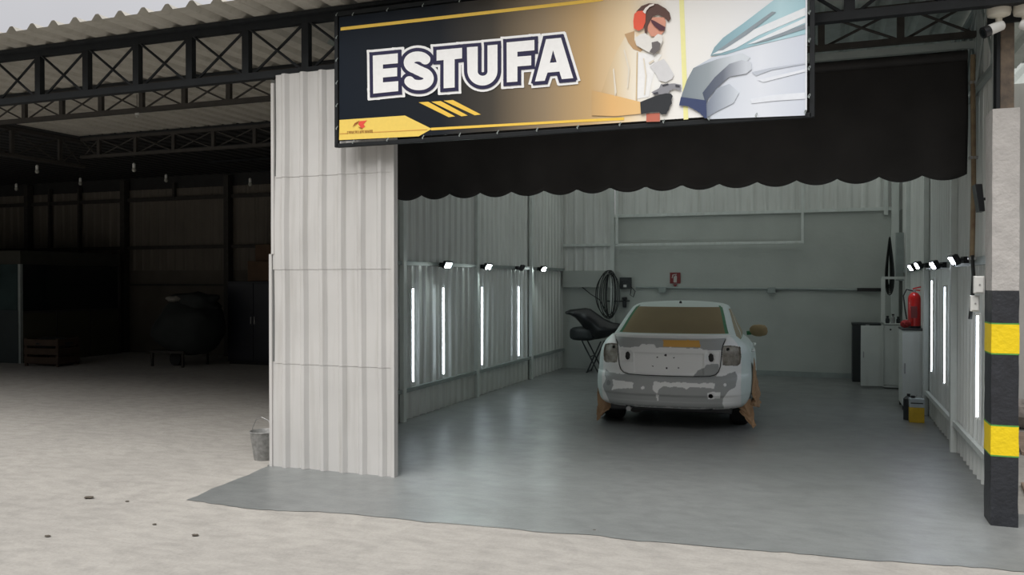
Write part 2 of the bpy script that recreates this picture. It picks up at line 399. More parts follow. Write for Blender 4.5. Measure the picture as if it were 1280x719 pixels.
b = MB(); b.box(x0, 1.22, 8.22, 8.27, 3.77, 3.83); trim(b, M['rail'])

# ================= BANNER SIGN =================
SY = 6.44
def z3(x, y): p = atY(410+x/3.784, y/3.784, SY); return (p[0], p[2])
def z4(x, y): p = atY(700+x/3.785, y/3.785, SY); return (p[0], p[2])
bl = atY(424.5, 177, SY); BX0 = bl[0]; BZ0 = bl[2]; BX1 = atY(1008, 100, SY)[0]; BZ1 = 4.075
sg = thing('banner_sign', 'large printed banner in black frame above the booth, white letters and paint sprayer', 'sign', ((BX0+BX1)/2, SY, BZ0-.05))
f = MB(); e = .035
for p, q in (((BX0-.03, BZ0-.035), (BX1+.03, BZ0-.035)), ((BX0-.03, BZ1+.035), (BX1+.03, BZ1+.035)), ((BX0-.035, BZ0-.05), (BX0-.035, BZ1+.05)), ((BX1+.035, BZ0-.05), (BX1+.035, BZ1+.05))):
    f.bar((p[0], SY+.02, p[1]), (q[0], SY+.02, q[1]), e, e)
for x in (-3.0, -2.0, -1.0): f.bar((x, SY+.03, BZ0), (x, SY+.03, BZ1), .03, .03)
f.build('frame', M['blk'], sg, world=True, bevel=.003)
m = bpy.data.materials.new('banner print'); m.use_nodes = True; nt = m.node_tree; n = nt.nodes; l = nt.links; bs = n['Principled BSDF']; bs.inputs['Roughness'].default_value = .5; bs.inputs['Specular IOR Level'].default_value = .2
tc = n.new('ShaderNodeTexCoord'); sp = n.new('ShaderNodeSeparateXYZ'); l.new(tc.outputs['Object'], sp.inputs[0])
mr = n.new('ShaderNodeMapRange'); l.new(sp.outputs[0], mr.inputs[0]); mr.inputs[1].default_value = BX0-sg.location.x; mr.inputs[2].default_value = BX1-sg.location.x
cr = n.new('ShaderNodeValToRGB'); l.new(mr.outputs[0], cr.inputs[0]); els = cr.color_ramp.elements
def fx(px): return (atY(px, 100, SY)[0]-BX0)/(BX1-BX0)
stops = [(424, (14, 22, 32)), (550, (22, 26, 32)), (615, (62, 58, 52)), (680, (128, 112, 90)), (735, (172, 144, 104)), (785, (210, 190, 158)), (835, (214, 212, 208)), (1008, (204, 207, 213))]
while len(els) < len(stops): els.new(.5)
for el, (px, c) in zip(els, stops): el.position = max(0, min(1, fx(px))); el.color = rgb(*c, 1.35)
l.new(cr.outputs[0], bs.inputs['Base Color'])
b = MB(); b.box(BX0, BX1, SY, SY+.004, BZ0, BZ1); b.build('banner', m, sg, world=True)
def rampmat(name, st, k=1.3):
    m = bpy.data.materials.new(name); m.use_nodes = True; nt = m.node_tree; n = nt.nodes; l = nt.links; bs = n['Principled BSDF']; bs.inputs['Roughness'].default_value = .5; bs.inputs['Specular IOR Level'].default_value = .2
    tc = n.new('ShaderNodeTexCoord'); sp = n.new('ShaderNodeSeparateXYZ'); l.new(tc.outputs['Object'], sp.inputs[0])
    mr = n.new('ShaderNodeMapRange'); l.new(sp.outputs[0], mr.inputs[0]); mr.inputs[1].default_value = BX0-sg.location.x; mr.inputs[2].default_value = BX1-sg.location.x
    cr = n.new('ShaderNodeValToRGB'); l.new(mr.outputs[0], cr.inputs[0]); els = cr.color_ramp.elements
    while len(els) < len(st): els.new(.5)
    for el, (px, c) in zip(els, st): el.position = max(0, min(1, fx(px))); el.color = rgb(*c, k)
    l.new(cr.outputs[0], bs.inputs['Base Color']); return m
SUIT = rampmat('print suit', [(748, (178, 150, 110)), (772, (204, 186, 156)), (795, (220, 212, 198)), (820, (226, 223, 217))])
SLEEVE = rampmat('print sleeve', [(738, (176, 146, 104)), (765, (206, 166, 112)), (800, (212, 176, 124))])
CARB = rampmat('print car', [(850, (150, 158, 170)), (890, (188, 194, 204)), (950, (204, 208, 216)), (1008, (186, 192, 204))])
FILM = rampmat('print film', [(885, (120, 146, 156)), (930, (140, 172, 182)), (975, (168, 196, 204)), (1008, (150, 182, 192))])
DARKS = rampmat('print dark spray', [(876, (70, 78, 96)), (903, (100, 106, 118)), (932, (186, 191, 199))])
MIDS = rampmat('print mid spray', [(880, (104, 112, 128)), (900, (150, 157, 168)), (925, (194, 200, 208))])
PGREY = rampmat('print panel grey', [(850, (112, 122, 130)), (885, (138, 146, 152)), (918, (190, 196, 203))])
YELLOW = flat('print yellow', 222, 178, 74); WHITE = flat('print white', 226, 224, 232); NAVY = flat('print navy', 36, 34, 62)
def layer(name, polys, m, k, fn=z4, label=None):
    b = MB()
    for i_, p in enumerate(polys): b.polyY([fn(*q) for q in p], SY-(.0018*k if k < 2 else .0036+.0035*(k-2))-1.5e-5*i_)
    return b.build(name, m, sg, world=True, label=label)
# yellow lines and ribbon
layer('printed_stripe', [[(62, 133), (1173, 8), (1173, 24), (62, 148)], [(1173, 8), (1300, -6), (1300, 8), (1173, 24)],
      [(488, 606), (1173, 568), (1173, 580), (488, 618)], [(1173, 568), (1400, 556), (1400, 570), (1173, 580)],
      [(430, 486), (475, 483), (602, 552), (572, 556)], [(490, 483), (535, 480), (662, 548), (632, 552)], [(548, 478), (592, 475), (724, 543), (695, 547)]], YELLOW, 1, z3)
layer('printed_ribbon', [[(56, 569), (365, 548), (492, 611), (430, 646), (54, 664)]], flat('print ribbon', 232, 186, 92), 1, z3)
layer('printed_ribbon_line', [[(56, 633), (94, 631), (94, 634), (56, 636)], [(210, 626), (470, 613), (470, 616), (210, 629)]], flat('print line', 190, 140, 70), 2, z3)
layer('logo', [[(150, 575), (185, 572), (170, 590), (178, 600), (160, 612), (152, 598), (145, 590)], [(168, 575), (188, 570), (180, 578)]], flat('logo red', 206, 74, 60), 2, z3)
layer('logo_swoosh', [[(118, 604), (130, 584), (152, 572), (146, 582), (132, 592)], [(144, 601), (160, 606), (170, 612), (156, 610)]], flat('logo brown', 140, 84, 40), 3, z3)
rnd = random.Random(3); gl = []; xx = 93
while xx < 208:
    wd = rnd.choice([5, 6, 7]); y0 = 622-(xx-93)*.055
    gl.append([(xx, y0), (xx+2, y0), (xx+2, y0+13), (xx, y0+13)])
    if wd > 5: gl.append([(xx+wd-2.4, y0), (xx+wd-.8, y0), (xx+wd-.8, y0+12.6), (xx+wd-2.4, y0+12.6)])
    for q in rnd.sample([0, 5.5, 11], 2): gl.append([(xx, y0+q), (xx+wd-1, y0+q), (xx+wd-1, y0+q+2), (xx, y0+q+2)])
    xx += wd+1.6 if rnd.random() > .12 else wd+5
layer('logo_lettering', gl, flat('logo text', 132, 84, 44), 2, z3)
# ESTUFA
def arc(cx, cy, rx, ry, a, b, n=16): return [(cx+rx*cos(R(a+(b-a)*i/n)), cy-ry*sin(R(a+(b-a)*i/n))) for i in range(n+1)]
E_ = [(216, 267), (334, 256), (334, 303), (264, 309), (264, 329), (331, 323), (331, 364), (264, 370), (264, 393), (336, 387), (336, 434), (218, 446)]
T_ = [(517, 241), (637, 230), (637, 280), (602, 284), (602, 417), (550, 421), (550, 288), (517, 291)]
F2 = [(847, 205), (978, 193), (978, 242), (898, 249), (898, 272), (963, 267), (963, 313), (898, 318), (898, 389), (848, 393)]
U_ = [(660, 228), (711, 224)]+arc(734, 342, 23, 20, 180, 360, 10)+[(757, 219), (804, 215)]+arc(733, 338, 71, 70, 0, -180, 20)
A_ = [(1033, 190), (1103, 183), (1161, 373), (1107, 378), (1096, 342), (1040, 347), (1027, 385), (981, 389)]
AH = [(1051, 301), (1083, 298), (1066, 242)]
def scurve():
    c = arc(428, 300, 42, 29, 18, 180, 12)+arc(428, 300, 42, 29, 180, 250, 5)[1:]
    c += [(430, 336), (444, 342)]
    c += arc(436, 375, 44, 31, 72, -90, 14)+arc(430, 375, 45, 31, -90, -165, 8)[1:]
    return c
SC = scurve()
def strokes(pts, hw, closed=False, ext=0, disc=False):
    out = []; N = len(pts)
    for i in range(N if closed else N-1):
        p = Vector(pts[i]); q = Vector(pts[(i+1) % N]); t = q-p
        if t.length < .01: continue
        t.normalize(); nn = Vector((-t.y, t.x))*hw; p = p-t*ext; q = q+t*ext
        out.append([p+nn, q+nn, q-nn, p-nn])
    if disc:
        for p in pts: out.append([(p[0]+hw*cos(k*pi/6), p[1]+hw*sin(k*pi/6)) for k in range(12)])
    return out
def letters(off):
    out = []
    for P in (E_, T_, F2):
        out.append(P)
        if off: out += strokes(P, off, True, off*.98)
    out.append(U_)
    if off: out += strokes(U_, off, True, 0, True); out += strokes(U_[:2], off, False, off); out += strokes(U_[13:15], off, False, off)
    # A as pieces around its hole
    out += [[A_[0], A_[1], AH[2]], [A_[1], A_[2], A_[3], A_[4], AH[1], AH[2]], [A_[4], A_[5], AH[0], AH[1]], [A_[0], AH[2], AH[0], A_[5], A_[6], A_[7]]]
    if off: out += strokes(A_, off, True, off*.7); out += strokes(AH, min(off, 9), True, 0)
    hw = 24+off
    sc = SC if not off else SC
    out += strokes(sc, hw, False, 0)
    for p in sc[1:-1]: out.append([(p[0]+hw*cos(k*pi/10), p[1]+hw*sin(k*pi/10)) for k in range(20)])
    if off:
        for a, b_ in ((sc[1], sc[0]), (sc[-2], sc[-1])):
            d = (Vector(b_)-Vector(a)).normalized(); e_ = Vector(b_)+d*off*.9; out += strokes([b_, tuple(e_)], hw)
    return out
layer('lettering_outline', letters(29), WHITE, 2, z3, 'white outer outline of the word ESTUFA')
layer('lettering_outline', letters(17), NAVY, 3, z3, 'navy outline of the word ESTUFA')
layer('lettering', letters(0), WHITE, 4, z3, 'white word ESTUFA')
# printed picture of a spray painter and a car
layer('printed_sprayer_suit', [[(352, 150), (305, 180), (268, 245), (235, 320), (205, 410), (180, 480), (215, 535), (400, 540), (410, 577), (472, 577), (480, 470), (520, 440), (480, 400), (440, 330), (480, 262), (430, 250), (380, 235)]], SUIT, 1)
layer('printed_sprayer_suit', [[(360, 250), (440, 260), (450, 330), (430, 400), (420, 460), (365, 470)]], flat('p suit light', 232, 226, 216), 2)
layer('printed_sprayer_suit', [[(352, 150), (305, 165), (322, 205), (345, 235), (380, 248), (392, 238), (362, 222), (350, 190)]], flat('p hood fold', 172, 140, 104), 2)
layer('printed_sprayer_suit', [[(362, 250), (368, 250), (364, 480), (358, 480)]], flat('p fold', 186, 166, 134), 3)
layer('printed_sleeve', [[(150, 430), (240, 450), (385, 486), (385, 540), (260, 552), (150, 548)]], SLEEVE, 3)
layer('printed_grip', [[(408, 540), (472, 536), (472, 577), (408, 579)]], flat('p grip', 172, 98, 82), 3)
layer('printed_glove', [[(380, 486), (450, 458), (500, 445), (525, 447), (534, 458), (527, 475), (530, 492), (520, 505), (516, 522), (508, 532), (505, 543), (482, 545), (470, 533), (430, 535), (384, 544)]], flat('p glove', 44, 46, 50), 5)
layer('printed_spray_gun', [[(432, 440), (470, 420), (500, 400), (540, 398), (572, 404), (571, 432), (540, 424), (520, 432), (512, 446), (450, 452)], [(464, 430), (478, 400), (492, 404), (486, 432)]], flat('p gun', 128, 128, 134), 4)
layer('printed_paint_cup', [[(424, 318), (448, 300), (490, 282), (512, 310), (538, 356), (530, 376), (500, 392), (468, 384), (452, 352)]], flat('p cup', 192, 192, 194), 3)
layer('printed_face', [[(415, 105), (438, 86), (492, 86), (500, 105), (498, 128), (494, 150), (470, 178), (430, 176), (414, 150)]], flat('p skin', 196, 138, 118), 3)
layer('printed_hair', [[(352, 92), (362, 58), (385, 34), (420, 21), (462, 24), (500, 46), (518, 66), (524, 92), (512, 108), (494, 88), (462, 74), (436, 84), (424, 108), (414, 128), (412, 160), (402, 168), (396, 120), (400, 84)]], flat('p hair', 84, 60, 54), 4)
layer('printed_earmuff', [[(352, 72), (368, 58), (392, 56), (406, 72), (404, 110), (392, 140), (372, 150), (350, 140), (347, 105)]], flat('p muff', 208, 84, 62), 5)
layer('printed_headband', [[(392, 62), (404, 44), (426, 28), (446, 24), (444, 32), (424, 40), (410, 56), (404, 72)]], flat('p band', 214, 206, 200), 6)
layer('printed_goggles', [[(430, 98), (446, 104), (498, 134), (496, 150), (470, 148), (446, 128), (432, 110)]], flat('p goggles', 78, 46, 56), 5)
layer('printed_mask', [[(356, 184), (382, 166), (404, 162), (424, 178), (436, 190), (462, 166), (482, 170), (486, 196), (474, 228), (450, 254), (420, 252), (390, 236), (362, 218)]], flat('p mask', 206, 204, 200), 5)
layer('printed_mask_filter', [[(434, 206), (462, 200), (476, 212), (472, 240), (446, 262), (424, 250), (436, 232)]], flat('p filter', 98, 94, 94), 6)
layer('printed_stripe', [[(562, 0), (584, 0), (606, 566), (584, 568)]], flat('p yellow light', 228, 212, 150), 1)
layer('printed_car', [[(563, 500), (575, 450), (598, 385), (630, 325), (715, 276), (850, 238), (1157, 165), (1157, 548), (700, 566), (668, 548), (640, 522), (606, 506)]], CARB, 2)
layer('printed_car_film', [[(710, 268), (728, 228), (770, 182), (860, 118), (1020, -4), (1157, -40), (1157, 165), (900, 224), (780, 262)]], FILM, 2.5)
layer('printed_car_film', [[(716, 262), (780, 225), (900, 150), (1157, 40), (1157, 78), (940, 170), (830, 232), (760, 255)], [(880, 215), (1157, 88), (1157, 112), (960, 198)]], flat('p film light', 206, 210, 214), 3)
layer('printed_car_film', [[(740, 245), (860, 160), (1000, 60), (1020, 62), (880, 170), (770, 240)], [(900, 214), (1157, 118), (1157, 140), (980, 196)]], flat('p film dark', 128, 138, 146), 3.4)
layer('printed_car_panel', [[(570, 470), (598, 385), (630, 325), (740, 284), (860, 255), (900, 275), (860, 320), (800, 370), (720, 430), (690, 480)]], PGREY, 3)
layer('printed_car_panel', [[(674, 442), (730, 370), (800, 306), (858, 288), (902, 298), (906, 330), (880, 352), (800, 366), (740, 420), (700, 470), (690, 500)]], DARKS, 4)
layer('printed_car_panel', [[(690, 500), (740, 420), (800, 400), (846, 440), (820, 490), (740, 530), (692, 560)]], MIDS, 3.5)
layer('printed_car_panel', [[(563, 502), (572, 462), (690, 478), (694, 562), (684, 562), (660, 535), (606, 506)]], flat('p navy', 56, 66, 98), 4.5)
LSTR = flat('p light streak', 204, 208, 216); GSTR = flat('p soft grey', 172, 178, 188); WFOLD = flat('p suit shade', 204, 196, 182)
layer('printed_car_streak', [[(930, 380), (1157, 330), (1157, 342), (960, 392)], [(900, 470), (1000, 452), (1157, 440), (1157, 470), (1010, 480), (905, 492)]], LSTR, 3)
layer('printed_car_streak', [[(905, 345), (990, 325), (1157, 300), (1157, 306), (1000, 334), (925, 362)]], GSTR, 3)
layer('printed_suit_fold', [[(300, 240), (306, 236), (330, 330), (322, 420), (316, 420), (322, 330)], [(250, 330), (256, 326), (268, 440), (260, 460)], [(392, 280), (398, 278), (410, 360), (402, 450), (397, 450), (403, 360)], [(418, 300), (440, 286), (446, 292), (424, 308)]], WFOLD, 3)
layer('printed_spray_gun', [[(546, 404), (566, 408), (566, 416), (546, 414)], [(440, 444), (462, 438), (466, 446), (444, 452)], [(484, 404), (512, 398), (514, 404), (486, 412)]], flat('p gun dark', 62, 62, 70), 5)
# ties
tie0 = None
ties = [(BX0-.015, BZ0+.12+.2*i) for i in range(6)]+[(BX1+.015, BZ0+.1+.2*i) for i in range(6)]+[(BX0+.15+.34*i, BZ0-.012) for i in range(12)]+[(BX0+.15+.34*i, BZ1+.012) for i in range(12)]
for i, (x, z) in enumerate(ties):
    if tie0 is None:
        b = MB(); b.tube([(.008*cos(k*pi/5), .010*sin(k*pi/5)-.006, .014*sin(k*pi/5+.6)) for k in range(10)], .002, 5, True); b.box(-.003, .003, -.016, -.011, -.02, -.006)
        tie0 = o = b.build('cable_tie', M['rail'], sg)
    else: o = tie0.copy(); C.objects.link(o)
    o.location = (x-sg.location.x, SY-.012-sg.location.y, z-sg.location.z)

# ================= PILLAR =================
pl = thing('gate_pillar', 'square grey rendered pillar with black and yellow bands at the right of the opening', 'pillar', (1.205, 6.93, 0))
rot = R(2)
def pill(z0, z1, m, name, gr=0):
    b = MB(); n = max(2, int((z1-z0)/.03)); A = [(-.088-gr, -.14-gr), (.088+gr, -.14-gr), (.088+gr, .14+gr), (-.088-gr, .14+gr)]; ppe = 5; vs = []
    for j in range(n+1):
        z = z0+(z1-z0)*j/n
        for k in range(4):
            p, q = A[k], A[(k+1) % 4]
            for i in range(ppe):
                t = i/ppe; x = p[0]*(1-t)+q[0]*t; y = p[1]*(1-t)+q[1]*t; nz = noise.noise((x*14, y*14, z*9))*.006
                if i == 0: x *= .965; y *= .975
                s = 1+nz*6*(.3 if i else 1); vs.append((x*s, y*s, z))
    N = 4*ppe; fs = [(j*N+i, j*N+(i+1) % N, (j+1)*N+(i+1) % N, (j+1)*N+i) for j in range(n) for i in range(N)]+[tuple(range(N-1, -1, -1)), tuple(n*N+i for i in range(N))]
    b.add(vs, fs); return b.build(name, m, pl, smooth=True)
pill(1.68, 2.97, M['pill'], 'shaft'); pill(0, 1.68, M['pillb'], 'painted_base')
for z0, z1 in ((.51, .715), (1.235, 1.44)):
    pill(z0, z1, M['pilly'], 'yellow_band', .0025); pill(z0-.010, z0, M['pillg'], 'green_line', .002); pill(z1, z1+.010, M['pillg'], 'green_line', .002)
# steel post on top
ps = thing('steel_post', 'rusty dark steel post rising from the top of the banded pillar', 'post', (1.225, 6.93, 2.97))
MB().box(-.045, .045, -.05, .05, 0, 1.24).build('post', M['rust'], ps, bevel=.006)
MB().box(-.07, -.045, -.06, .06, 0.0, 1.24).build('side_plate', M['blk'], ps, bevel=.003)
b = MB(); b.box(-.13, .15, -.075, -.052, .62, .92); b.build('mounting_plate', M['blk'], ps, bevel=.004)
# cameras
def cctv(loc, aim, label):
    t = thing('security_camera', label, 'security camera', loc)
    MB().lathe([(.0, .055), (.062, .055), (.074, .045), (.078, .0), (.072, -.025), (.03, -.04), (0, -.042)][::-1], (0, 0, 0), n=28).build('base', M['plw'], t, smooth=True)
    d = Vector(aim).normalized(); c = Vector((0, 0, -.1))
    MB().tube([(0, 0, -.03), (0, 0, -.075), c+d*.01], [.024, .020, .022], 14).build('swivel', M['plw'], t, smooth=True)
    a = c-d*.03; e2 = c+d*.10
    hd = MB().tube([a, a+d*.008, e2-d*.02], [.030, .036, .038], 20).build('camera_body', M['plww'], t, smooth=True)
    MB().tube([e2-d*.025, e2, e2+d*.02], [.039, .041, .041], 20).build('lens_hood', M['plb'], hd, smooth=True)
    MB().tube([e2+d*.018, e2+d*.022], [.025, .025], 16).build('lens', M['glassd'], hd)
    return t
p = atY(1247, 16, 6.765); cctv((p[0], 6.765, p[2]), (-1, -.35, -.45), 'cream bullet security camera aimed left, beside the top of the post')
p = atY(1280, 14, 6.765); cctv((p[0], 6.765, p[2]), (1, -.5, -.6), 'cream security camera cut by the right picture edge, right of the post')
# electrical boxes
def wbox(loc, sx, sy, sz, label, name='junction_box'):
    t = thing(name, label, 'electrical box', loc)
    MB().box(-sx/2, sx/2, -sy/2, sy/2, 0, sz).build('housing', M['plww'], t, bevel=.006)
    MB().box(-sx/2+.008, sx/2-.008, -sy/2-.008, -sy/2, .008, sz-.008).build('cover', M['plww'], t, bevel=.004)
    MB().tube([(0, -sy/2-.012, sz*.5), (0, -sy/2-.006, sz*.5)], .006, 10).build('screw', M['steel'], t)
wbox((1.075, 7.04, 1.655), .07, .06, .13, 'upper white junction box on the left side of the banded pillar')
wbox((1.055, 7.09, 1.52), .06, .06, .12, 'lower white junction box on the left side of the banded pillar')
t = thing('flood_light', 'black flood light seen edge on behind the pillar', 'flood light', (1.13, 7.35, 2.28))
MB().add([(-.02, -.09, .0), (.02, -.09, .0), (.0, -.09, .21), (-.05, -.09, .21), (-.02, .06, .0), (.02, .06, .0), (.0, .06, .21), (-.05, .06, .21)], [(0,1,2,3),(7,6,5,4),(0,4,5,1),(1,5,6,2),(2,6,7,3),(3,7,4,0)]).build('head', M['plb'], t, bevel=.004)
MB().bar((.0, 0, .1), (.1, 0, .1), .02, .03).build('bracket', M['plb'], t)
# weathered pipe
t = thing('drain_pipe', 'thin weathered ochre pipe running down the right wall near the pillar', 'pipe', (1.20, 8.2, 1.5))
MB().tube([(1.20, 8.2, 3.7), (1.20, 8.2, 3.5), (1.21, 8.2, 2.6), (1.20, 8.2, 1.95)], .021, 10).build('pipe', M['rustl'], t, world=True, smooth=True)
MB().tube([(1.20, 8.19, 1.97), (1.21, 8.19, 1.80), (1.20, 8.17, 1.62), (1.18, 8.15, 1.42)], .016, 10).build('hose_end', M['cable'], t, world=True, smooth=True)
for z in (1.93, 2.8, 3.45): MB().box(1.17, 1.24, 8.18, 8.22, z, z+.025).build('pipe_clip', M['steel'], t, world=True)

# ================= LIGHTS =================
def tube_light(x, y, z0, sgn, label, group, L=1.19, tr=.0095):
    t = thing('tube_light', label, 'tube light', (x, y, z0), 0, group)
    b = MB(); b.box(*sorted((0, sgn*.018)), -.020, .020, -.015, L+.015); b.build('housing', M['plww'], t, bevel=.003)
    MB().tube([(sgn*.028, 0, .01), (sgn*.028, 0, L-.01)], tr, 10).build('tube', M['tube'], t, smooth=True)
    for z in (-.01, L-.005): MB().box(*sorted((sgn*.014, sgn*.046)), -.017, .017, z, z+.016).build('end_cap', M['plww'], t)
for y, lab in ((9.5, 'lit tube nearest the entrance on the left booth wall'), (10.4, 'second lit tube from the entrance on the left wall, under a flood light'), (11.78, 'third lit tube from the entrance, beside the white post of the left wall'), (13.4, 'farthest lit tube on the left booth wall, nearest the car')):
    tube_light(WL+.045, y, .47, 1, lab, 'vertical tubes on the left wall')
for y, lab, z0, L_ in ((8.1, 'bright lit tube low beside the banded pillar on the right wall', .58, .88), (10.18, 'lit tube in the middle of the right booth wall', .63, 1.06), (11.35, 'farthest lit tube of the right wall, beside the tall white cabinet', .64, 1.12)):
    tube_light(WR-.045, y, z0, -1, lab, 'vertical tubes on the right wall', L_, .008 if y < 9 else .005)
def flood(x, y, z, yaw, lit, label, m):
    t = thing('flood_light', label, 'flood light', (x, y, z), yaw, 'flood lights on the booth rails')
    b = MB(); b.box(0, .05, -.05, .05, -.03, .03); b.build('wall_bracket', M['plb'], t, bevel=.003)
    b = MB(); b.bar((.04, -.075, .0), (.11, -.075, .01), .012, .02); b.bar((.04, .075, .0), (.11, .075, .01), .012, .02); b.bar((.045, -.08, 0), (.045, .08, 0), .012, .02); b.build('yoke', M['plb'], t)
    rot = Matrix.Translation((.12, 0, .0)) @ Matrix.Rotation(R(28), 4, 'Y')
    b = MB(); b.box(-.022, .018, -.07, .07, -.05, .05)
    for k in range(6): b.box(-.04, -.022, -.055+k*.02, -.049+k*.02, -.04, .04)
    b.xf(rot); hd = b.build('head', M['plb'], t, bevel=.002)
    b = MB(); b.box(.0181, .021, -.05, .05, -.034, .034); b.xf(rot); b.build('lens', m if lit else M['glassd'], hd)
flood(WL+.07, 10.33, 1.965, R(-20), 1, 'lit flood light nearest the entrance on the left wall rail', M['flood'])
flood(WL+.07, 11.78, 1.965, R(-20), 1, 'middle lit flood light on the left wall rail', M['flood'])
flood(WL+.07, 13.25, 1.965, R(35), 0, 'unlit black flood light between two lit ones on the left rail', M['flood'])
flood(WL+.07, 14.45, 1.965, R(-20), 1, 'farthest lit flood light on the left wall rail', M['flood'])
flood(WR-.07, 8.62, 1.94, R(180+8), 1, 'flood light nearest the pillar on the right wall rail', M['floodr'])
flood(WR-.07, 10.1, 1.92, R(180+12), 1, 'second flood light from the pillar on the right wall rail', M['floodr'])
flood(WR-.07, 11.75, 1.945, R(180+12), 1, 'third flood light from the pillar on the right wall rail', M['floodr'])
flood(WR-.07, 12.6, 1.93, R(180+12), 1, 'farthest flood light on the right wall rail, above the cabinets', M['floodr'])

# ================= BACK WALL ITEMS =================
t = thing('hanging_pipe_frame', 'white pipe frame hanging in front of the back wall under the awning', 'pipe frame', (-2, 15.95, 2.44))
a = atY(771, 306, 15.95); c = atY(1003, 306, 15.95); zb = 2.44
MB().bar((a[0], 15.95, zb), (a[0], 15.95, 4.2), .05, .05).build('drop_pipe', M['bwhite'], t, world=True, bevel=.006)
MB().bar((c[0], 15.95, zb), (c[0], 15.95, 4.2), .045, .045).build('drop_pipe', M['bwhite'], t, world=True, bevel=.006)
MB().bar((a[0]-.025, 15.95, zb), (c[0]+.022, 15.95, zb), .05, .05).build('cross_pipe', M['bwhite'], t, world=True, bevel=.006)
# fire sign
a = atY(844, 348, BK-.03)
t = thing('fire_sign', 'small red fire extinguisher sign with a down arrow on the back wall', 'sign', (a[0], BK-.03, a[2]-.13))
MB().box(-.10, .10, -.006, 0, .03, .24).build('plate', M['redd'], t)
b = MB(); b.polyY([(-.03, .05), (.03, .05), (.035, .16), (.02, .185), (-.005, .185), (-.005, .17), (-.03, .16)], -.008); b.polyY([(-.05, .2), (.03, .215), (.03, .2), (-.03, .19), (-.055, .13), (-.065, .135)], -.008); b.build('symbol', M['signw'], t)
b = MB(); b.add([(-.05, -.005, .015), (.05, -.005, .015), (0, -.005, -.035)], [(0, 2, 1)]); b.build('arrow', M['redd'], t)
# conduit
t = thing('conduit', 'long thin grey conduit across the back wall behind the car', 'conduit', (-1, BK-.06, 1.6))
MB().tube([(-3.42, BK-.05, 1.62), (-2, BK-.055, 1.60), (-.6, BK-.05, 1.60), (.95, BK-.05, 1.58)], .022, 8).build('pipe', M['rail'], t, world=True, smooth=True)
for x in (-2.9, -.9): MB().box(x-.07, x+.07, BK-.10, BK-.02, 1.52, 1.63).build('outlet_box', M['rail'], t, world=True, bevel=.005)
MB().box(.55, .95, BK-.085, BK-.03, 1.56, 1.62).build('dark_sleeve', M['plb'], t, world=True)
# socket panel with cables
a = atY(782, 354, BK-.06)
t = thing('socket_panel', 'small dark socket panel beside the hanging cable coil', 'socket panel', (a[0], BK-.07, a[2]-.11))
MB().box(-.11, .11, -.04, .05, 0, .22).build('board', M['dgrey'], t, bevel=.005)
for x in (-.05, .05):
    MB().lathe([(.0, -.06), (.028, -.06), (.028, -.04), (0, -.04)], (x, 0, .14), 'y', 14).build('socket', M['plb'], t)
MB().box(-.03, .03, -.052, -.04, .03, .08).build('switch', M['plww'], t)
MB().tube([(.1, -.02, .05), (.2, -.03, -.05), (.16, -.03, -.16), (.1, -.03, -.12), (.12, -.02, 0)], .009, 6).build('cable', M['cable'], t, smooth=True)
a = atY(781, 378, BK-.06)
t = thing('air_regulator', 'small dark air regulator on the back wall below the socket panel', 'air regulator', (a[0], BK-.08, a[2]-.1))
MB().lathe([(0, 0), (.035, .0), (.04, .05), (.04, .13), (.02, .15), (0, .15)], n=14).build('bowl', M['dgrey'], t, smooth=True)
MB().lathe([(0, .15), (.05, .15), (.05, .2), (.0, .2)], n=14).build('head', M['plb'], t, smooth=True)
MB().tube([(-.35, .02, .12), (-.1, 0, .12), (.1, 0, .13)], .012, 6).build('pipe', M['plb'], t, smooth=True)
# hose coil
a = atY(762, 368, BK-.1)
t = thing('hose_coil', 'dark air hose hanging in long loops on the white post of the back wall', 'hose', (a[0], BK-.14, a[2]-.5))
rn = random.Random(5)
for k in range(7):
    rx = .06+.03*k; rz = .42+rn.uniform(-.03, .05); cx = rn.uniform(-.02, .02); pts = [(cx+rx*sin(q*2*pi/28), -.012*k+.02*cos(q*pi/14), .5+rz*cos(q*2*pi/28)+.02*sin(q*pi/7)) for q in range(28)]
    MB().tube(pts, .009, 6, True).build('loop', M['cable'], t, smooth=True)
MB().tube([(-.75, .08, .80), (-.55, .06, .63), (-.38, .04, .5), (-.2, .0, .40), (0, -.04, .1)], .010, 6).build('hose_tail', M['cable'], t, smooth=True)
MB().tube([(0, .08, .9), (0, -.09, .9), (0, -.10, .94)], .012, 8).build('hook', M['steel'], t, smooth=True)

# trestle with car part
a = atY(738, 456, 15.6); tx = a[0]
t = thing('folding_stand', 'folding work stand with padded dark top, left of the car by the back wall', 'stand', (tx, 15.55, 0))
def P4(x, y): q = atY(700+x/5.14, 330+y/5.14, 15.55); return (q[0]-tx, q[2])
b = MB(); A = P4(72, 445); B = P4(235, 430)
b.ellip(((A[0]+B[0])/2, 0, (P4(0, 400)[1]+P4(0, 488)[1])/2), ((B[0]-A[0])/2, .22, (P4(0, 400)[1]-P4(0, 488)[1])/2), 20, 12, f=lambda d: 1/max(.001, (abs(d.x)**4+abs(d.y)**4+abs(d.z)**4)**.25))
b.build('padded_top', M['dgrey'], t, smooth=True)
L0 = P4(155, 485); L1 = P4(262, 652); R0 = P4(275, 495); R1 = P4(186, 652)
for s in (-.18, .18):
    MB().tube([(L0[0], s, L0[1]), (L1[0], s, .01)], .014, 8).build('leg', M['dgrey'], t, smooth=True)
    MB().tube([(R0[0], s*.8, R0[1]), (R1[0], s*.8, .01)], .014, 8).build('leg', M['dgrey'], t, smooth=True)
for (xx, zz) in ((L1[0], .02), (R1[0], .02)):
    MB().tube([(xx, -.18, zz), (xx, .18, zz)], .012, 8).build('foot_bar', M['dgrey'], t)
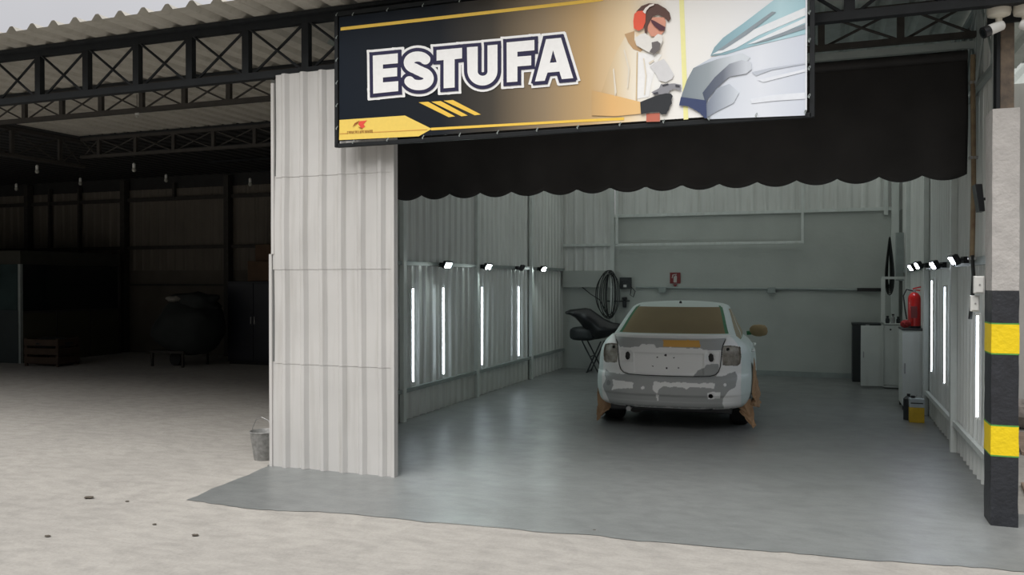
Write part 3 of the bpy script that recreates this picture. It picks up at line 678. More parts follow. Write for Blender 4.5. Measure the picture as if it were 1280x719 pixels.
MB().tube([((L0[0]+L1[0])/2, -.18, L0[1]*.5), ((L0[0]+L1[0])/2, .18, L0[1]*.5)], .012, 8).build('hinge_bar', M['dgrey'], t)
# fender shell on it : curved sheet with thickness
top = [(62, 305), (85, 294), (130, 290), (180, 284), (215, 290), (262, 325), (300, 352), (350, 376), (400, 385)]
bot = [(72, 318), (96, 326), (120, 340), (150, 376), (172, 402), (200, 420), (240, 480), (300, 470), (380, 440)]
fd = MB(); vs = []; nn = 24; mm = 10
def interp(L, s):
    k = s*(len(L)-1); i = min(int(k), len(L)-2); f_ = k-i
    return (L[i][0]*(1-f_)+L[i+1][0]*f_, L[i][1]*(1-f_)+L[i+1][1]*f_)
for i in range(nn+1):
    tp = interp(top, i/nn); bt = interp(bot, i/nn)
    for j in range(mm+1):
        v = j/mm; x = tp[0]*(1-v)+bt[0]*v; y = tp[1]*(1-v)+bt[1]*v; q = P4(x, y)
        vs.append((q[0]+tx, 15.20+.12*(1-sin(v*pi))+.08*(i/nn)+.01*sin(i*.9), q[1]))
fd.add(vs, [(i*(mm+1)+j, (i+1)*(mm+1)+j, (i+1)*(mm+1)+j+1, i*(mm+1)+j+1) for i in range(nn) for j in range(mm)])
fo = fd.build('car_fender', M['plb'], smooth='all', solid=.012); tag(fo, 'loose black swept car body panel lying on the folding stand', 'car part')

# ================= RIGHT SIDE STORAGE =================
# tall near cabinet
t = thing('metal_cabinet', 'white upright cabinet by the right wall carrying the red extinguisher', 'cabinet', (1.125, 12.7, 0))
MB().box(-.13, .13, -.25, .33, .06, 1.08).build('body', M['white'], t, bevel=.006)
MB().box(-.135, .135, -.275, -.252, .08, 1.06).build('door', M['white'], t, bevel=.005)
MB().box(-.14, .14, -.27, .34, 1.08, 1.10).build('top', M['dgrey'], t, bevel=.004)
for x in (-.11, .11):
    for y in (-.22, .3): MB().box(x-.015, x+.015, y-.015, y+.015, 0, .06).build('foot', M['plb'], t)
MB().box(-.11, -.095, -.295, -.275, .5, .64).build('handle', M['steel'], t, bevel=.003)
# open cabinet
t = thing('metal_cabinet', 'white cabinet with its door swung open beside the dark box', 'cabinet', (1.04, 15.05, 0))
b = MB(); b.box(-.14, -.12, -.2, .3, .02, 1.06); b.box(.12, .14, -.2, .3, .02, 1.06); b.box(-.12, .12, .28, .3, .02, 1.06); b.box(-.14, .14, -.2, .3, 1.04, 1.06); b.box(-.12, .12, -.2, .28, .02, .05); b.box(-.12, .12, -.19, -.17, .06, 1.03)
b.build('body', M['white'], t, bevel=.003)
d0 = Vector((-.14, -.2, 0)); dd = Vector((cos(R(190)), sin(R(190)), 0)); dq = d0+dd*.34
hd = MB().bar((d0+dq)/2+Vector((0, 0, .0)), (d0+dq)/2+Vector((0, 0, .0001)), .01).build if 0 else None
b = MB(); b.bar((d0.x, d0.y, .5), (dq.x, dq.y, .5), .98, .02, up=(0, 0, 1)) if 0 else None
nrm = Vector((-dd.y, dd.x, 0))*.011
vs = []
for z in (.04, 1.02):
    for q in (d0+nrm, dq+nrm, dq-nrm, d0-nrm): vs.append((q.x, q.y, z))
b = MB(); b.add(vs, [(0, 1, 2, 3), (7, 6, 5, 4), (0, 4, 5, 1), (1, 5, 6, 2), (2, 6, 7, 3), (3, 7, 4, 0)]); dr = b.build('door', M['white'], t, bevel=.004)
MB().tube([(dq.x+.04, dq.y-.03, .5), (dq.x+.04, dq.y-.03, .6)], .008, 8).build('handle', M['steel'], dr)
MB().lathe([(0, -.215), (.014, -.215), (.014, -.19), (0, -.19)], (-.03, 0, .96), 'y', 12).build('lock', M['plb'], t)
# dark box by back wall
t = thing('storage_box', 'tall dark grey storage box against the back wall behind the open cabinet door', 'storage box', (.70, 15.82, 0))
MB().box(-.24, .22, -.2, .2, .0, .98).build('body', M['dgrey'], t, bevel=.01)
MB().box(-.25, .23, -.21, .21, .98, 1.02).build('lid', M['dgrey'], t, bevel=.008)
MB().box(-.03, .03, -.215, -.2, .92, 1.0).build('latch', M['steel'], t, bevel=.003)
# square tube rack
t = thing('pipe_rack', 'white square tube rack standing on the open cabinet at the right wall', 'rack', (1.06, 14.9, 1.06))
for y in (0, .3): MB().bar((-.15, y, 0), (-.15, y, .72), .042, .04).build('upright', M['white'], t, bevel=.003)
MB().bar((-.17, 0, .735), (.19, 0, .735), .042, .042).build('cross_bar', M['white'], t, bevel=.003)
MB().bar((-.15, 0, .735), (-.15, .3, .735), .03, .03).build('cross_bar', M['white'], t, bevel=.003)
# things on the open cabinet
def jar(x, y, z, r, h, m, label, grp):
    o = MB().lathe([(0, 0), (r, 0), (r, h*.7), (r*.6, h*.82), (r*.6, h), (0, h)], n=16); q = thing('paint_pot', label, 'pot', (x, y, z), 0, grp)
    o.build('pot', m, q, smooth=True); MB().lathe([(0, h), (r*.66, h), (r*.66, h+.02), (0, h+.02)], n=16).build('lid', M['plb'], q, smooth=True)
jar(.97, 14.92, 1.06, .03, .10, M['dgrey'], 'dark squat pot on the open cabinet, nearest its left edge', 'pots on the cabinet')
jar(1.05, 14.9, 1.06, .03, .13, M['steel'], 'grey metal pot on the open cabinet, middle of the pots', 'pots on the cabinet')
jar(1.13, 14.95, 1.06, .03, .09, M['dgrey'], 'dark squat pot on the open cabinet, nearest the right wall', 'pots on the cabinet')
# hanging dark bag/hoses in the corner
t = thing('hanging_hoses', 'bundle of dark hoses hanging in the back right corner above the rack', 'hose', (1.0, 15.7, 1.5))
for k in range(6):
    MB().tube([(.04+(.035+.012*k)*sin(q*2*pi/24)*(.6+.4*cos(q*2*pi/24+pi)), -.03*k, .5+(.34+.03*k)*cos(q*2*pi/24)) for q in range(24)], .012, 6, True).build('hose', M['cable'], t, smooth=True)
b = MB(); b.box(1.12, 1.24, 15.3, 15.42, 1.75, 2.55); o = b.build('duct_box', M['rail'], bevel=.006); tag(o, 'narrow upright grey duct box on the right wall near the back corner', 'duct')
# extinguisher
t = thing('fire_extinguisher', 'red fire extinguisher standing on the tall white cabinet', 'fire extinguisher', (1.165, 12.75, 1.10))
MB().lathe([(0, .02), (.07, .02), (.082, .03), (.082, .40), (.074, .44), (.05, .475), (.025, .49), (0, .49)], n=28).build('cylinder', M['red'], t, smooth=True)
MB().lathe([(0, 0), (.085, 0), (.087, .03), (.0, .03)], n=24).build('base_ring', M['plb'], t, smooth=True)
v_ = MB().lathe([(0, .49), (.022, .49), (.022, .53), (0, .53)], n=14).build('valve', M['steel'], t, smooth=True)
MB().bar((-.02, 0, .54), (.08, -.02, .565), .018, .012).bar((-.02, 0, .525), (.07, -.02, .515), .018, .012).build('handle', M['red'], t)
MB().tube([(-.02, 0, .51), (-.10, -.02, .53), (-.14, -.03, .44), (-.12, -.05, .26), (-.10, -.07, .12)], .010, 8).build('hose', M['cable'], t, smooth=True)
MB().box(-.05, .03, -.086, -.078, .14, .30).build('label', M['redd'], t)
# red rags / cone base beside it
b = MB(); b.ellip((0, 0, .05), (.07, .06, .055), 14, 8, f=lambda d: 1+.25*noise.noise(d*2.2)); b.xf(Matrix.Translation((1.045, 12.60, 1.112))); o = b.build('rag', mat('dark red rag', (.28, .02, .02, 1), .9)); tag(o, 'crumpled dark red rag at the foot of the extinguisher', 'rag')
# yellow tin
t = thing('thinner_tin', 'yellow and silver rectangular tin on the floor before the white cabinet', 'tin', (1.075, 11.45, 0))
MB().box(-.085, .085, -.055, .055, 0, .19).build('lower_body', M['yel'], t, bevel=.008)
MB().box(-.085, .085, -.055, .055, .19, .30).build('upper_body', M['tinw'], t, bevel=.008)
MB().box(-.07, .07, -.0565, -.055, .235, .25).build('label_line', M['dgrey'], t)
MB().lathe([(0, .3), (.024, .3), (.024, .33), (0, .33)], (-.04, 0, 0), n=14).build('cap', M['plb'], t, smooth=True)
MB().tube([(-.02, 0, .30), (0, 0, .335), (.05, 0, .335), (.07, 0, .30)], .006, 6).build('handle', M['steel'], t, smooth=True)
b = MB().box(-.1, -.088, -.06, .09, 0.0, .29); 
t = thing('solvent_can', 'dark can standing directly behind the yellow tin', 'can', (1.0, 11.62, 0))
MB().lathe([(0, 0), (.06, 0), (.06, .27), (.03, .30), (.0, .30)], n=18).build('body', M['dgrey'], t, smooth=True)
MB().lathe([(0, .3), (.02, .3), (.02, .33), (0, .33)], n=12).build('cap', M['plb'], t)
# bucket
t = thing('bucket', 'dirty grey metal bucket on the concrete beside the left edge of the white panel', 'bucket', (-5.14, 6.86, 0))
MB().lathe([(0, .012), (.086, .012), (.09, 0), (.093, 0), (.135, .27), (.141, .275), (.135, .28), (.128, .27), (.088, .02), (0, .02)], n=28).build('pail', M['galv'], t, smooth=True)
MB().tube([(-.135, 0, .24), (-.13, -.01, .3), (-.07, -.03, .39), (0.0, -.04, .42), (.07, -.03, .39), (.13, -.01, .3), (.135, 0, .24)], .004, 6).build('handle', M['steel'], t, smooth=True)
MB().lathe([(0, .20), (.115, .20), (.10, .23), (0, .24)], n=20).build('residue', M['dgrey'], t, smooth=True)

# ================= LEFT SHED CONTENT =================
t = thing('office_cabin', 'dark low cabin with wide windows against the shed back wall at far left', 'cabin', (-18, 14.2, 0))
X1, Y0, Y1, X0 = -15.9, 13.0, 15.7, -20.2
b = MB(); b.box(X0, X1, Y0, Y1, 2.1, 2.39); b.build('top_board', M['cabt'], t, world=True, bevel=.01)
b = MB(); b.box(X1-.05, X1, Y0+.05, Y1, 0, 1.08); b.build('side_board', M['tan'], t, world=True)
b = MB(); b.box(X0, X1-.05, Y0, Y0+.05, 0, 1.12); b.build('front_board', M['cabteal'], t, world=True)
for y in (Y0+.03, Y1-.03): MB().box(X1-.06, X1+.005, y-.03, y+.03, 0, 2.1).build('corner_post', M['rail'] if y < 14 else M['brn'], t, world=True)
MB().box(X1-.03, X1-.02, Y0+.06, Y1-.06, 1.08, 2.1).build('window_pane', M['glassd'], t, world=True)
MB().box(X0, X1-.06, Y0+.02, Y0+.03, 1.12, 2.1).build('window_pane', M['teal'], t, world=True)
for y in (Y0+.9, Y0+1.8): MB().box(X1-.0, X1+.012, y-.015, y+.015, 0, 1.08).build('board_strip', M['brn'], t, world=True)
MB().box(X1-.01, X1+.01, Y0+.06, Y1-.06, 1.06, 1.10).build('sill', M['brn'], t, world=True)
# crate
t = thing('wooden_crate', 'brown wooden crate with dark contents on the shed floor before the cabin', 'crate', (-15.0, 13.0, 0), R(6))
for z in (.06, .24, .42):
    b = MB(); b.box(-.42, .42, -.3, -.28, z, z+.13); b.box(-.42, .42, .28, .3, z, z+.13); b.box(-.42, -.40, -.28, .28, z, z+.13); b.box(.40, .42, -.28, .28, z, z+.13); b.build('slat', M['crate'], t, bevel=.004)
for x in (-.38, .38):
    for y in (-.27, .27): MB().box(x-.03, x+.03, y-.02, y+.02, 0, .57).build('corner_post', M['crate'], t)
MB().ellip((0, 0, .46), (.45, .3, .12), 18, 8, f=lambda d: 1+.2*noise.noise(d*2.5)).build('contents', M['cloth'], t)
MB().box(-.39, .39, -.27, .27, .04, .06).build('bottom_board', M['crate'], t)
# covered load
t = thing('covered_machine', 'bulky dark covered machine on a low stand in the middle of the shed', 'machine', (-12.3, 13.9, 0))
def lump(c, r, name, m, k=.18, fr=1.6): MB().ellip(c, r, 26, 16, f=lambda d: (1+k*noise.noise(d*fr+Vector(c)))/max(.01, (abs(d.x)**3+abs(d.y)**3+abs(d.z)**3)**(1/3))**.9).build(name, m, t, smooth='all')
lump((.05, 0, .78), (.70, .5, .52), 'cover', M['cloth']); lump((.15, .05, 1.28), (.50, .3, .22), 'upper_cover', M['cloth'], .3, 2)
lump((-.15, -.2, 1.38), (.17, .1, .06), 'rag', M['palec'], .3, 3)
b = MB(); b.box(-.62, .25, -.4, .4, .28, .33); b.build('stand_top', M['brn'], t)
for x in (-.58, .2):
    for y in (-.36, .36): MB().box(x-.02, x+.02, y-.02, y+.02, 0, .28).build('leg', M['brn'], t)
MB().lathe([(0, -.05), (.14, -.05), (.14, .05), (0, .05)], (-.15, -.15, .15), 'y', 20).build('wheel', M['rub'], t, smooth=True)
# navy cabinet + boxes
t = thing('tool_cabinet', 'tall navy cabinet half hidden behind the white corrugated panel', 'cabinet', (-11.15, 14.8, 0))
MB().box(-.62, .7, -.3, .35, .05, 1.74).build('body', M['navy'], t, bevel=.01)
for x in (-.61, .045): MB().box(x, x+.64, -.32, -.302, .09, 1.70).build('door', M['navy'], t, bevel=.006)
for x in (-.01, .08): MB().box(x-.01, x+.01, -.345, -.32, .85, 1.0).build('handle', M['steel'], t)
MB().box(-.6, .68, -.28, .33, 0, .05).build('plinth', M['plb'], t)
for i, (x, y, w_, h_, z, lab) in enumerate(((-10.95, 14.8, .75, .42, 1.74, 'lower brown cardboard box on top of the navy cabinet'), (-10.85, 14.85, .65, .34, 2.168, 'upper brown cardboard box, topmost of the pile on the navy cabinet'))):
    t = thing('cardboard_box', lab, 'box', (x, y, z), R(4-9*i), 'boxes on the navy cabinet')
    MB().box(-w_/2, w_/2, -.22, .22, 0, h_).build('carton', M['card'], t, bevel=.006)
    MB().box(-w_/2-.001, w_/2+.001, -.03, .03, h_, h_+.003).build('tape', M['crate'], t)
# hanging bulbs
def hang(px, py, Y, label):
    a = atY(px, py, Y); sc_ = .4 if Y < 10 else .75; t = thing('hanging_bulb', label, 'light bulb', (a[0], Y, a[2]-.08), 0, 'bulbs hanging in the shed')
    L = 4.24-a[2]+.08
    MB().lathe([(r_*sc_, .12+(h_-.12)*sc_) for r_, h_ in [(0, 0), (.03, .005), (.05, .04), (.045, .08), (.025, .12), (0, .12)]], n=16).build('bulb', M['bulb'], t, smooth=True)
    MB().lathe([(0, .11), (.028, .11), (.028, .18), (.01, .2), (0, .2)], n=12).build('holder', M['plww'], t, smooth=True)
    MB().tube([(0, 0, .19), (0, 0, L)], .004, 6).build('cord', M['cable'], t)
hang(47, 214, 12.0, 'bright milky bulb hanging at the far left of the shed')
hang(168, 212, 12.0, 'large milky bulb hanging over the middle of the shed')
hang(21, 236, 14.0, 'dim bulb hanging lowest at the left picture edge')
hang(101, 229, 14.0, 'dim bulb hanging between the two bright ones')
hang(208, 225, 14.0, 'small bulb right of the large hanging bulb')
hang(313, 230, 14.0, 'dim bulb hanging nearest the white panel')
hang(172, 147, 8.8, 'tiny bulb hanging just behind the second truss')

# ================= OUTSIDE RIGHT =================
w = MB(); w.box(1.75, 6, 12.0, 12.1, 0, 4.2); w.build('wall_outside', M['panel'], kind='structure')
for i, (x, y, rz, L, lab) in enumerate(((1.60, 7.75, 84, .9, 'nearest weathered plank lying beyond the pillar'), (1.9, 9.0, 80, 1.1, 'middle weathered plank lying beyond the pillar'), (2.0, 10.3, 84, 1.3, 'farthest weathered plank lying beyond the pillar'))):
    b = MB(); b.box(-L/2, L/2, -.07, .07, 0, .035); o = b.build('plank', M['wood'], bevel=.003); o.location = (x, y, .0 if i < 1 else .04*0); o.rotation_euler = (0, 0, R(rz)); tag(o, lab, 'plank', 'planks outside')
for i, (x, y, s, lab) in enumerate(((1.72, 7.35, .12, 'rubble lump nearest the foot of the pillar on its right'), (2.15, 8.3, .16, 'larger rubble lump between the planks right of the pillar'), (2.2, 11.4, .28, 'largest rubble lump near the outside wall'))):
    o = MB().ellip((0, 0, s*.6), (s, s*.8, s*.62), 14, 9, f=lambda d: 1+.35*noise.noise(d*1.7+Vector((i, 0, 0)))).build('rubble', M['rubble']); o.location = (x, y, 0); tag(o, lab, 'rubble', 'rubble outside')

# ================= SMALL DEBRIS ON THE CONCRETE =================
for i, (px, py, s, lab) in enumerate(((110, 624, .07, 'dark clump of debris on the concrete, leftmost and largest'), (192, 657, .03, 'small dark stone on the concrete between the two debris clumps'), (243, 671, .045, 'small dark stone on the concrete nearest the camera'), (58, 672, .04, 'small stone on the concrete nearest the left picture edge'), (158, 628, .03, 'tiny stone on the concrete near the large debris clump'), (743, 664, .02, 'tiny stone on the grey paint edge in the middle'))):
    gx, gy = ground(px, py); s *= .6; o = MB().ellip((0, 0, s*.10), (s, s*.7, s*.18), 10, 6, f=lambda d: 1+.5*noise.noise(d*2+Vector((i*3, 0, 0)))).build('stone', M['stone']); o.location = (gx, gy, 0.002); tag(o, lab, 'stone', 'stones on the yard')

# ================= CAR =================
CAR = thing('sedan_car', 'white four door sedan in grey primer patches, masked with brown paper, seen from behind', 'car', (-1.665, 9.56, 0), R(3.5))
def lerp(T, z):
    if z <= T[0][0]: return T[0][1]
    for (a, va), (b, vb) in zip(T, T[1:]):
        if z <= b:
            s = (z-a)/(b-a); s = s*s*(3-2*s) if False else s
            return va*(1-s)+vb*s
    return T[-1][1]
def cat(T, z):     # smooth interpolation
    n = len(T)
    if z <= T[0][0]: return T[0][1]
    if z >= T[-1][0]: return T[-1][1]
    for i in range(n-1):
        if z <= T[i+1][0]:
            x0_, y0_ = T[i]; x1_, y1_ = T[i+1]; h = x1_-x0_; t_ = (z-x0_)/h
            m0 = (y1_-(T[i-1][1] if i else y0_))/(x1_-(T[i-1][0] if i else x0_))*h
            m1 = ((T[i+2][1] if i+2 < n else y1_)-y0_)/((T[i+2][0] if i+2 < n else x1_)-x0_)*h
            return (2*t_**3-3*t_**2+1)*y0_+(t_**3-2*t_**2+t_)*m0+(-2*t_**3+3*t_**2)*y1_+(t_**3-t_**2)*m1
WT = [(.24, .82), (.29, .85), (.34, .882), (.45, .905), (.60, .908), (.75, .898), (.88, .880), (.96, .856), (1.02, .822), (1.06, .785), (1.09, .75), (1.11, .725)]
RT = [(.24, .15), (.285, .10), (.31, .055), (.36, .03), (.43, .012), (.455, .0), (.55, .0), (.62, .008), (.655, .03), (.675, .055), (.74, .062), (.88, .055), (.925, .045), (1.0, .055), (1.06, .048), (1.09, .035), (1.11, .045)]
TOPY = [(0, 1.11), (.5, 1.11), (.75, 1.09), (1.1, 1.03), (1.8, .99), (3.2, .955), (3.5, .95), (4.0, .86), (4.4, .75), (4.6, .68)]
LEN = 4.6
def smooth01(a, b, x):
    t_ = max(0, min(1, (x-a)/(b-a))); return t_*t_*(3-2*t_)
def outline(sx, W, yr, z):
    """rear part: s in [-1,1] to (x,y)"""
    a = abs(sx); off = .62*(1-(max(0, 1-a**3.2))**(1/2.2)); return (W*sx, yr+off*(1-yr/.62*.0)+0)
def inpoly(x, y, P):
    c = False; n_ = len(P)
    for i in range(n_):
        x1_, y1_ = P[i]; x2_, y2_ = P[i-1]
        if (y1_ > y) != (y2_ > y) and x < (x2_-x1_)*(y-y1_)/(y2_-y1_)+x1_: c = not c
    return c
def sdist(x, y, P, closed=True):
    best = 9; n_ = len(P)
    for i in range(n_ if closed else n_-1):
        ax, ay = P[i]; bx, by = P[(i+1) % n_]; dx, dy = bx-ax, by-ay; L2 = dx*dx+dy*dy
        t_ = max(0, min(1, ((x-ax)*dx+(y-ay)*dy)/L2)) if L2 else 0
        best = min(best, hypot(x-ax-t_*dx, y-ay-t_*dy))
    return best
LIDH = [(.64, 1.13), (.630, 1.08), (.605, 1.02), (.590, .95), (.585, .86), (.575, .77), (.555, .715), (.52, .682), (.46, .668), (.3, .663), (.0, .662)]
LID = LIDH+[(-x, z) for x, z in LIDH[::-1]][1:]
LAMP = [(.595, .995), (.62, 1.012), (.72, 1.005), (.790, .985), (.800, .88), (.790, .80), (.765, .778), (.66, .783), (.60, .79), (.592, .86)]
LAMPL = [(-x, z) for x, z in LAMP]
ILAMP = [(.575, .945), (.565, .955), (.43, .945), (.415, .925), (.405, .82), (.42, .808), (.555, .805), (.568, .82)]
ILAMPL = [(-x, z) for x, z in ILAMP]
def cam_noise(x, z, s=.012, f=18): return s*noise.noise((x*f, z*f, 4.2))
GREYB = [(-.76, .70), (-.70, .665), (.60, .67), (.735, .72), (.755, .66), (.75, .55), (.68, .52), (.64, .47), (.60, .40), (.615, .30), (-.70, .30), (-.74, .40), (-.79, .50), (-.74, .585), (-.76, .64)]
WH = [[(-.655, .590), (-.42, .582), (-.395, .57), (-.40, .505), (-.52, .495), (-.60, .49), (-.665, .465), (-.64, .52)],
      [(-.165, .60), (.52, .595), (.515, .540), (.25, .545), (.21, .515), (.14, .545), (-.05, .545), (-.10, .50), (-.12, .462), (-.165, .50)],
      [(.44, .485), (.50, .50), (.58, .49), (.575, .42), (.45, .415)],
      [(-.128, .45), (-.10, .45), (-.10, .375), (-.125, .375)],
      [(-.79, .785), (-.60, .78), (-.565, .70), (-.66, .675), (-.72, .70)]]
GREYL = [[(-.66, 1.094), (.66, 1.094), (.595, .965), (.40, .965), (.35, .985), (.05, .985), (-.14, .985), (-.165, 1.022), (-.30, 1.022), (-.33, .985), (-.57, .975)],
         [(.42, .80), (.56, .80), (.55, .70), (.50, .66), (.28, .66), (.33, .73), (.40, .755)]]
PUTTY = [(-.06, 1.075), (.35, 1.075), (.36, .995), (-.05, .995)]
HOLES = [(-.03, .897, .013), (-.125, .872, .007), (.065, .868, .007), (-.175, .765, .008), (-.02, .748, .012), (.115, .755, .009), (.475, .447, .026), (.47, .868, .0), (.655, .965, .017), (-.655, .965, .017)]
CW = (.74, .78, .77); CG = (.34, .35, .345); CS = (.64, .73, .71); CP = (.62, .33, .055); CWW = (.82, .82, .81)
def colour(x, z, y):
    xn = x+cam_noise(x, z); zn = z+cam_noise(z, x)*(1 if z < 1.06 else 0)
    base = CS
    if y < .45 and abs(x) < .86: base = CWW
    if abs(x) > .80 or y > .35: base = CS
    if y > .8: return base
    if inpoly(x, z, LID):
        c_ = CWW
        if any(inpoly(xn, zn, P) for P in GREYL): c_ = CG
        if inpoly(x+cam_noise(x, z, .005, 30), z+cam_noise(z, x, .005, 30), PUTTY): c_ = CP
        return c_
    if z < .79 and inpoly(xn, zn, GREYB):
        for P in WH:
            if inpoly(xn, zn, P): return CWW
        for cx, cz, r_ in ((-.28, .525, .018), (.63, .575, .018)):
            if hypot(xn-cx, zn-cz) < r_: return CWW
        if hypot(xn+.70, zn-.545) < .03: return (.22, .235, .23)
        return CG
    return base
def holed(x, z):
    for cx, cz, r_ in HOLES:
        if r_ and hypot(x-cx, z-cz) < r_: return True
    for sx in (-1, 1):
        if ((x-sx*.475)/.030)**2+((z-.875)/.048)**2 < 1: return True
    return False
SEAM_SIDE = [1.12, 2.18, 3.22]
# ring parameters
NR = 300; rp = []
for i in range(NR+1):
    s = -1+2*i/NR; rp.append(('r', math.copysign(1-(1-abs(s))**1.55, s)))
# refine: spacing even along arc approx
for y in [.62+.02*k for k in range(1, 150)]: rp.append(('R', y))       # right side up to 3.6
for i in range(41): rp.append(('f', 1-2*i/40))
for y in [3.6-.02*k for k in range(149)]: rp.append(('L', y))
def ringpt(kind, v, W, yr, z):
    if kind == 'r': return outline(v, W, yr, z)
    if kind == 'R': return (W, v+yr*max(0, 1-(v-.62)/.5))
    if kind == 'L': return (-W, v+yr*max(0, 1-(v-.62)/.5))
    a = abs(v); off = .98*(1-(max(0, 1-a**2.6))**(1/2.0)); zf = .0 if z < .6 else (z-.6)*.35
    return (W*v*(1 if a < 1 else 1), LEN-off-zf*(1-a*a))
NZ = 124; rows_ = []
for j in range(NZ+1): rows_.append(.285+(1.11-.285)*j/NZ)
V = []; RZ = []
for z in rows_:
    W = cat(WT, z); yr = cat(RT, z)
    for kind, v in rp:
        x, y = ringpt(kind, v, W, yr, z)
        zt = cat(TOPY, y); zz = .24+(z-.24)*(zt-.24)/.87
        ax = abs(x)
        if kind == 'r' and y < .5 and ax < .86:
            d = 0
            if z > .6 and not z > 1.105:
                q = sdist(x, z, LID); d += .020*max(0, 1-q/.008)
                if inpoly(x, z, LAMP if x > 0 else LAMPL):
                    q = sdist(x, z, LAMP if x > 0 else LAMPL); d += .040*smooth01(0, .014, q)+.012*noise.noise((x*12, z*12, 0))*smooth01(0, .03, q)
                elif inpoly(x, z, ILAMP if x > 0 else ILAMPL):
                    q = sdist(x, z, ILAMP if x > 0 else ILAMPL); d += .016*smooth01(0, .010, q)
                    e_ = sqrt(((ax-.475)/.045)**2+((z-.875)/.064)**2)
                    if e_ < 1: d += .02*(1-smooth01(.7, 1, e_))
                elif ax < .40: d += .014*smooth01(.922, .914, z)*smooth01(.40, .385, ax)*smooth01(.675, .70, z)
            if z < .6:
                d += .005*smooth01(.450, .425, z)*smooth01(.80, .70, ax)*smooth01(.36, .375, z)
                for px_, pz_, r_ in ((.475, .447, .034),):
                    q = hypot(x-px_, z-pz_); d += .012*(1-smooth01(r_*.7, r_, q))
            if .50 < z < .66 and ax > .78: pass
            y += d
        if kind in 'RL':
            for sy in SEAM_SIDE:
                q = abs(y-sy)
                if q < .012 and .34 < zz: x -= math.copysign(.010, x)
            cr_ = .012*math.exp(-((zz-.80)/.02)**2)+.006*math.exp(-((zz-.42)/.03)**2); x += math.copysign(cr_, x)
            for wy in (.98, 3.66):
                q = hypot(y-wy, zz-.33); x += math.copysign(.022*math.exp(-((q-.38)/.05)**2), x)*smooth01(.25, .45, zz)
        V.append((x, y, zz)); RZ.append(z)
NP = len(rp); faces = []
for j in range(NZ):
    for i in range(NP): faces.append((j*NP+i, j*NP+(i+1) % NP, (j+1)*NP+(i+1) % NP, (j+1)*NP+i))
# deck cap
caps = [.985, .96, .92, .85, .7, .5, .25, .0]; base_ring = V[NZ*NP:(NZ+1)*NP]
for c_i, k in enumerate(caps):
    for x, y, z in base_ring:
        xx = x*k; yy = 2.2+(y-2.2)*k; V.append((xx, yy, cat(TOPY, yy)+.012*(1-k)*3*(1-.5*k)+ (.012 if yy < .25 and k > .9 else 0))); RZ.append(1.2)
    for i in range(NP): faces.append(((NZ+c_i)*NP+i, (NZ+c_i)*NP+(i+1) % NP, (NZ+c_i+1)*NP+(i+1) % NP, (NZ+c_i+1)*NP+i))
groups = {k: [] for k in ('body', 'trunk_lid', 'rear_bumper', 'lamp_bay_r', 'lamp_bay_l', 'door_rr', 'door_rl', 'door_fr', 'door_fl')}
WHEELS = (.98, 3.66); WRAD = .35
snap = set()
for f_ in faces:
    cx = sum(V[i][0] for i in f_)/4; cy = sum(V[i][1] for i in f_)/4; cz = sum(V[i][2] for i in f_)/4; rz_ = sum(RZ[i] for i in f_)/4
    if abs(cx) > .55 and any(hypot(cy-w_, cz-.33) < WRAD for w_ in WHEELS): continue
    rear = cy < .55
    if rear and rz_ < 1.11 and abs(cx) < .83 and holed(cx, rz_): continue
    k = 'body'
    if rz_ >= 1.11:
        if cy < .62 and abs(cx) < .64: k = 'trunk_lid'
    elif rear and inpoly(cx, rz_, LID): k = 'trunk_lid'
    elif rear and inpoly(cx, rz_, LAMP): k = 'lamp_bay_r'
    elif rear and inpoly(cx, rz_, LAMPL): k = 'lamp_bay_l'
    elif cy < .62 and rz_ < .662+.10*smooth01(.5, .62, abs(cx)): k = 'rear_bumper'
    elif abs(cx) > .7 and cz > .34:
        sd = 'r' if cx > 0 else 'l'
        if SEAM_SIDE[0] < cy < SEAM_SIDE[1] and hypot(cy-.98, cz-.33) > .42: k = 'door_r'+sd
        elif SEAM_SIDE[1] < cy < SEAM_SIDE[2]: k = 'door_f'+sd
    groups[k].append(f_)
V2 = list(V)
for i, (x, y, z) in enumerate(V):
    if abs(x) > .55:
        for w_ in WHEELS:
            q = hypot(y-w_, z-.33)
            if WRAD-.03 < q < WRAD: V2[i] = (x, w_+(y-w_)*WRAD/q, .33+(z-.33)*WRAD/q)
cm = bpy.data.materials.new('car paint in repair'); cm.use_nodes = True; nt = cm.node_tree; bs = nt.nodes['Principled BSDF']; at_ = nt.nodes.new('ShaderNodeAttribute'); at_.attribute_name = 'coat'
nt.links.new(at_.outputs['Color'], bs.inputs['Base Color']); bs.inputs['Roughness'].default_value = .42
def carpart(name, fl, m, parent, Vs, cfun=None, smooth='all', label=None):
    ids = {}; vs = []; fs = []
    for f_ in fl:
        q = []
        for i in f_:
            if i not in ids: ids[i] = len(vs); vs.append(i)
            q.append(ids[i])
        fs.append(tuple(q))
    b = MB(); b.v = [Vs[i] for i in vs]; b.f = fs; b.mi = [0]*len(fs)
    o = b.build(name, m, parent, smooth=smooth, label=label)
    if cfun:
        ca = o.data.color_attributes.new('coat', 'FLOAT_COLOR', 'POINT')
        dat = []
        for i in vs: dat += list(cfun(i))+[1]
        ca.data.foreach_set('color', dat)
    return o
cf = lambda i: colour(V[i][0], RZ[i] if RZ[i] < 1.15 else 1.12, V[i][1]) if RZ[i] < 1.15 else CWW
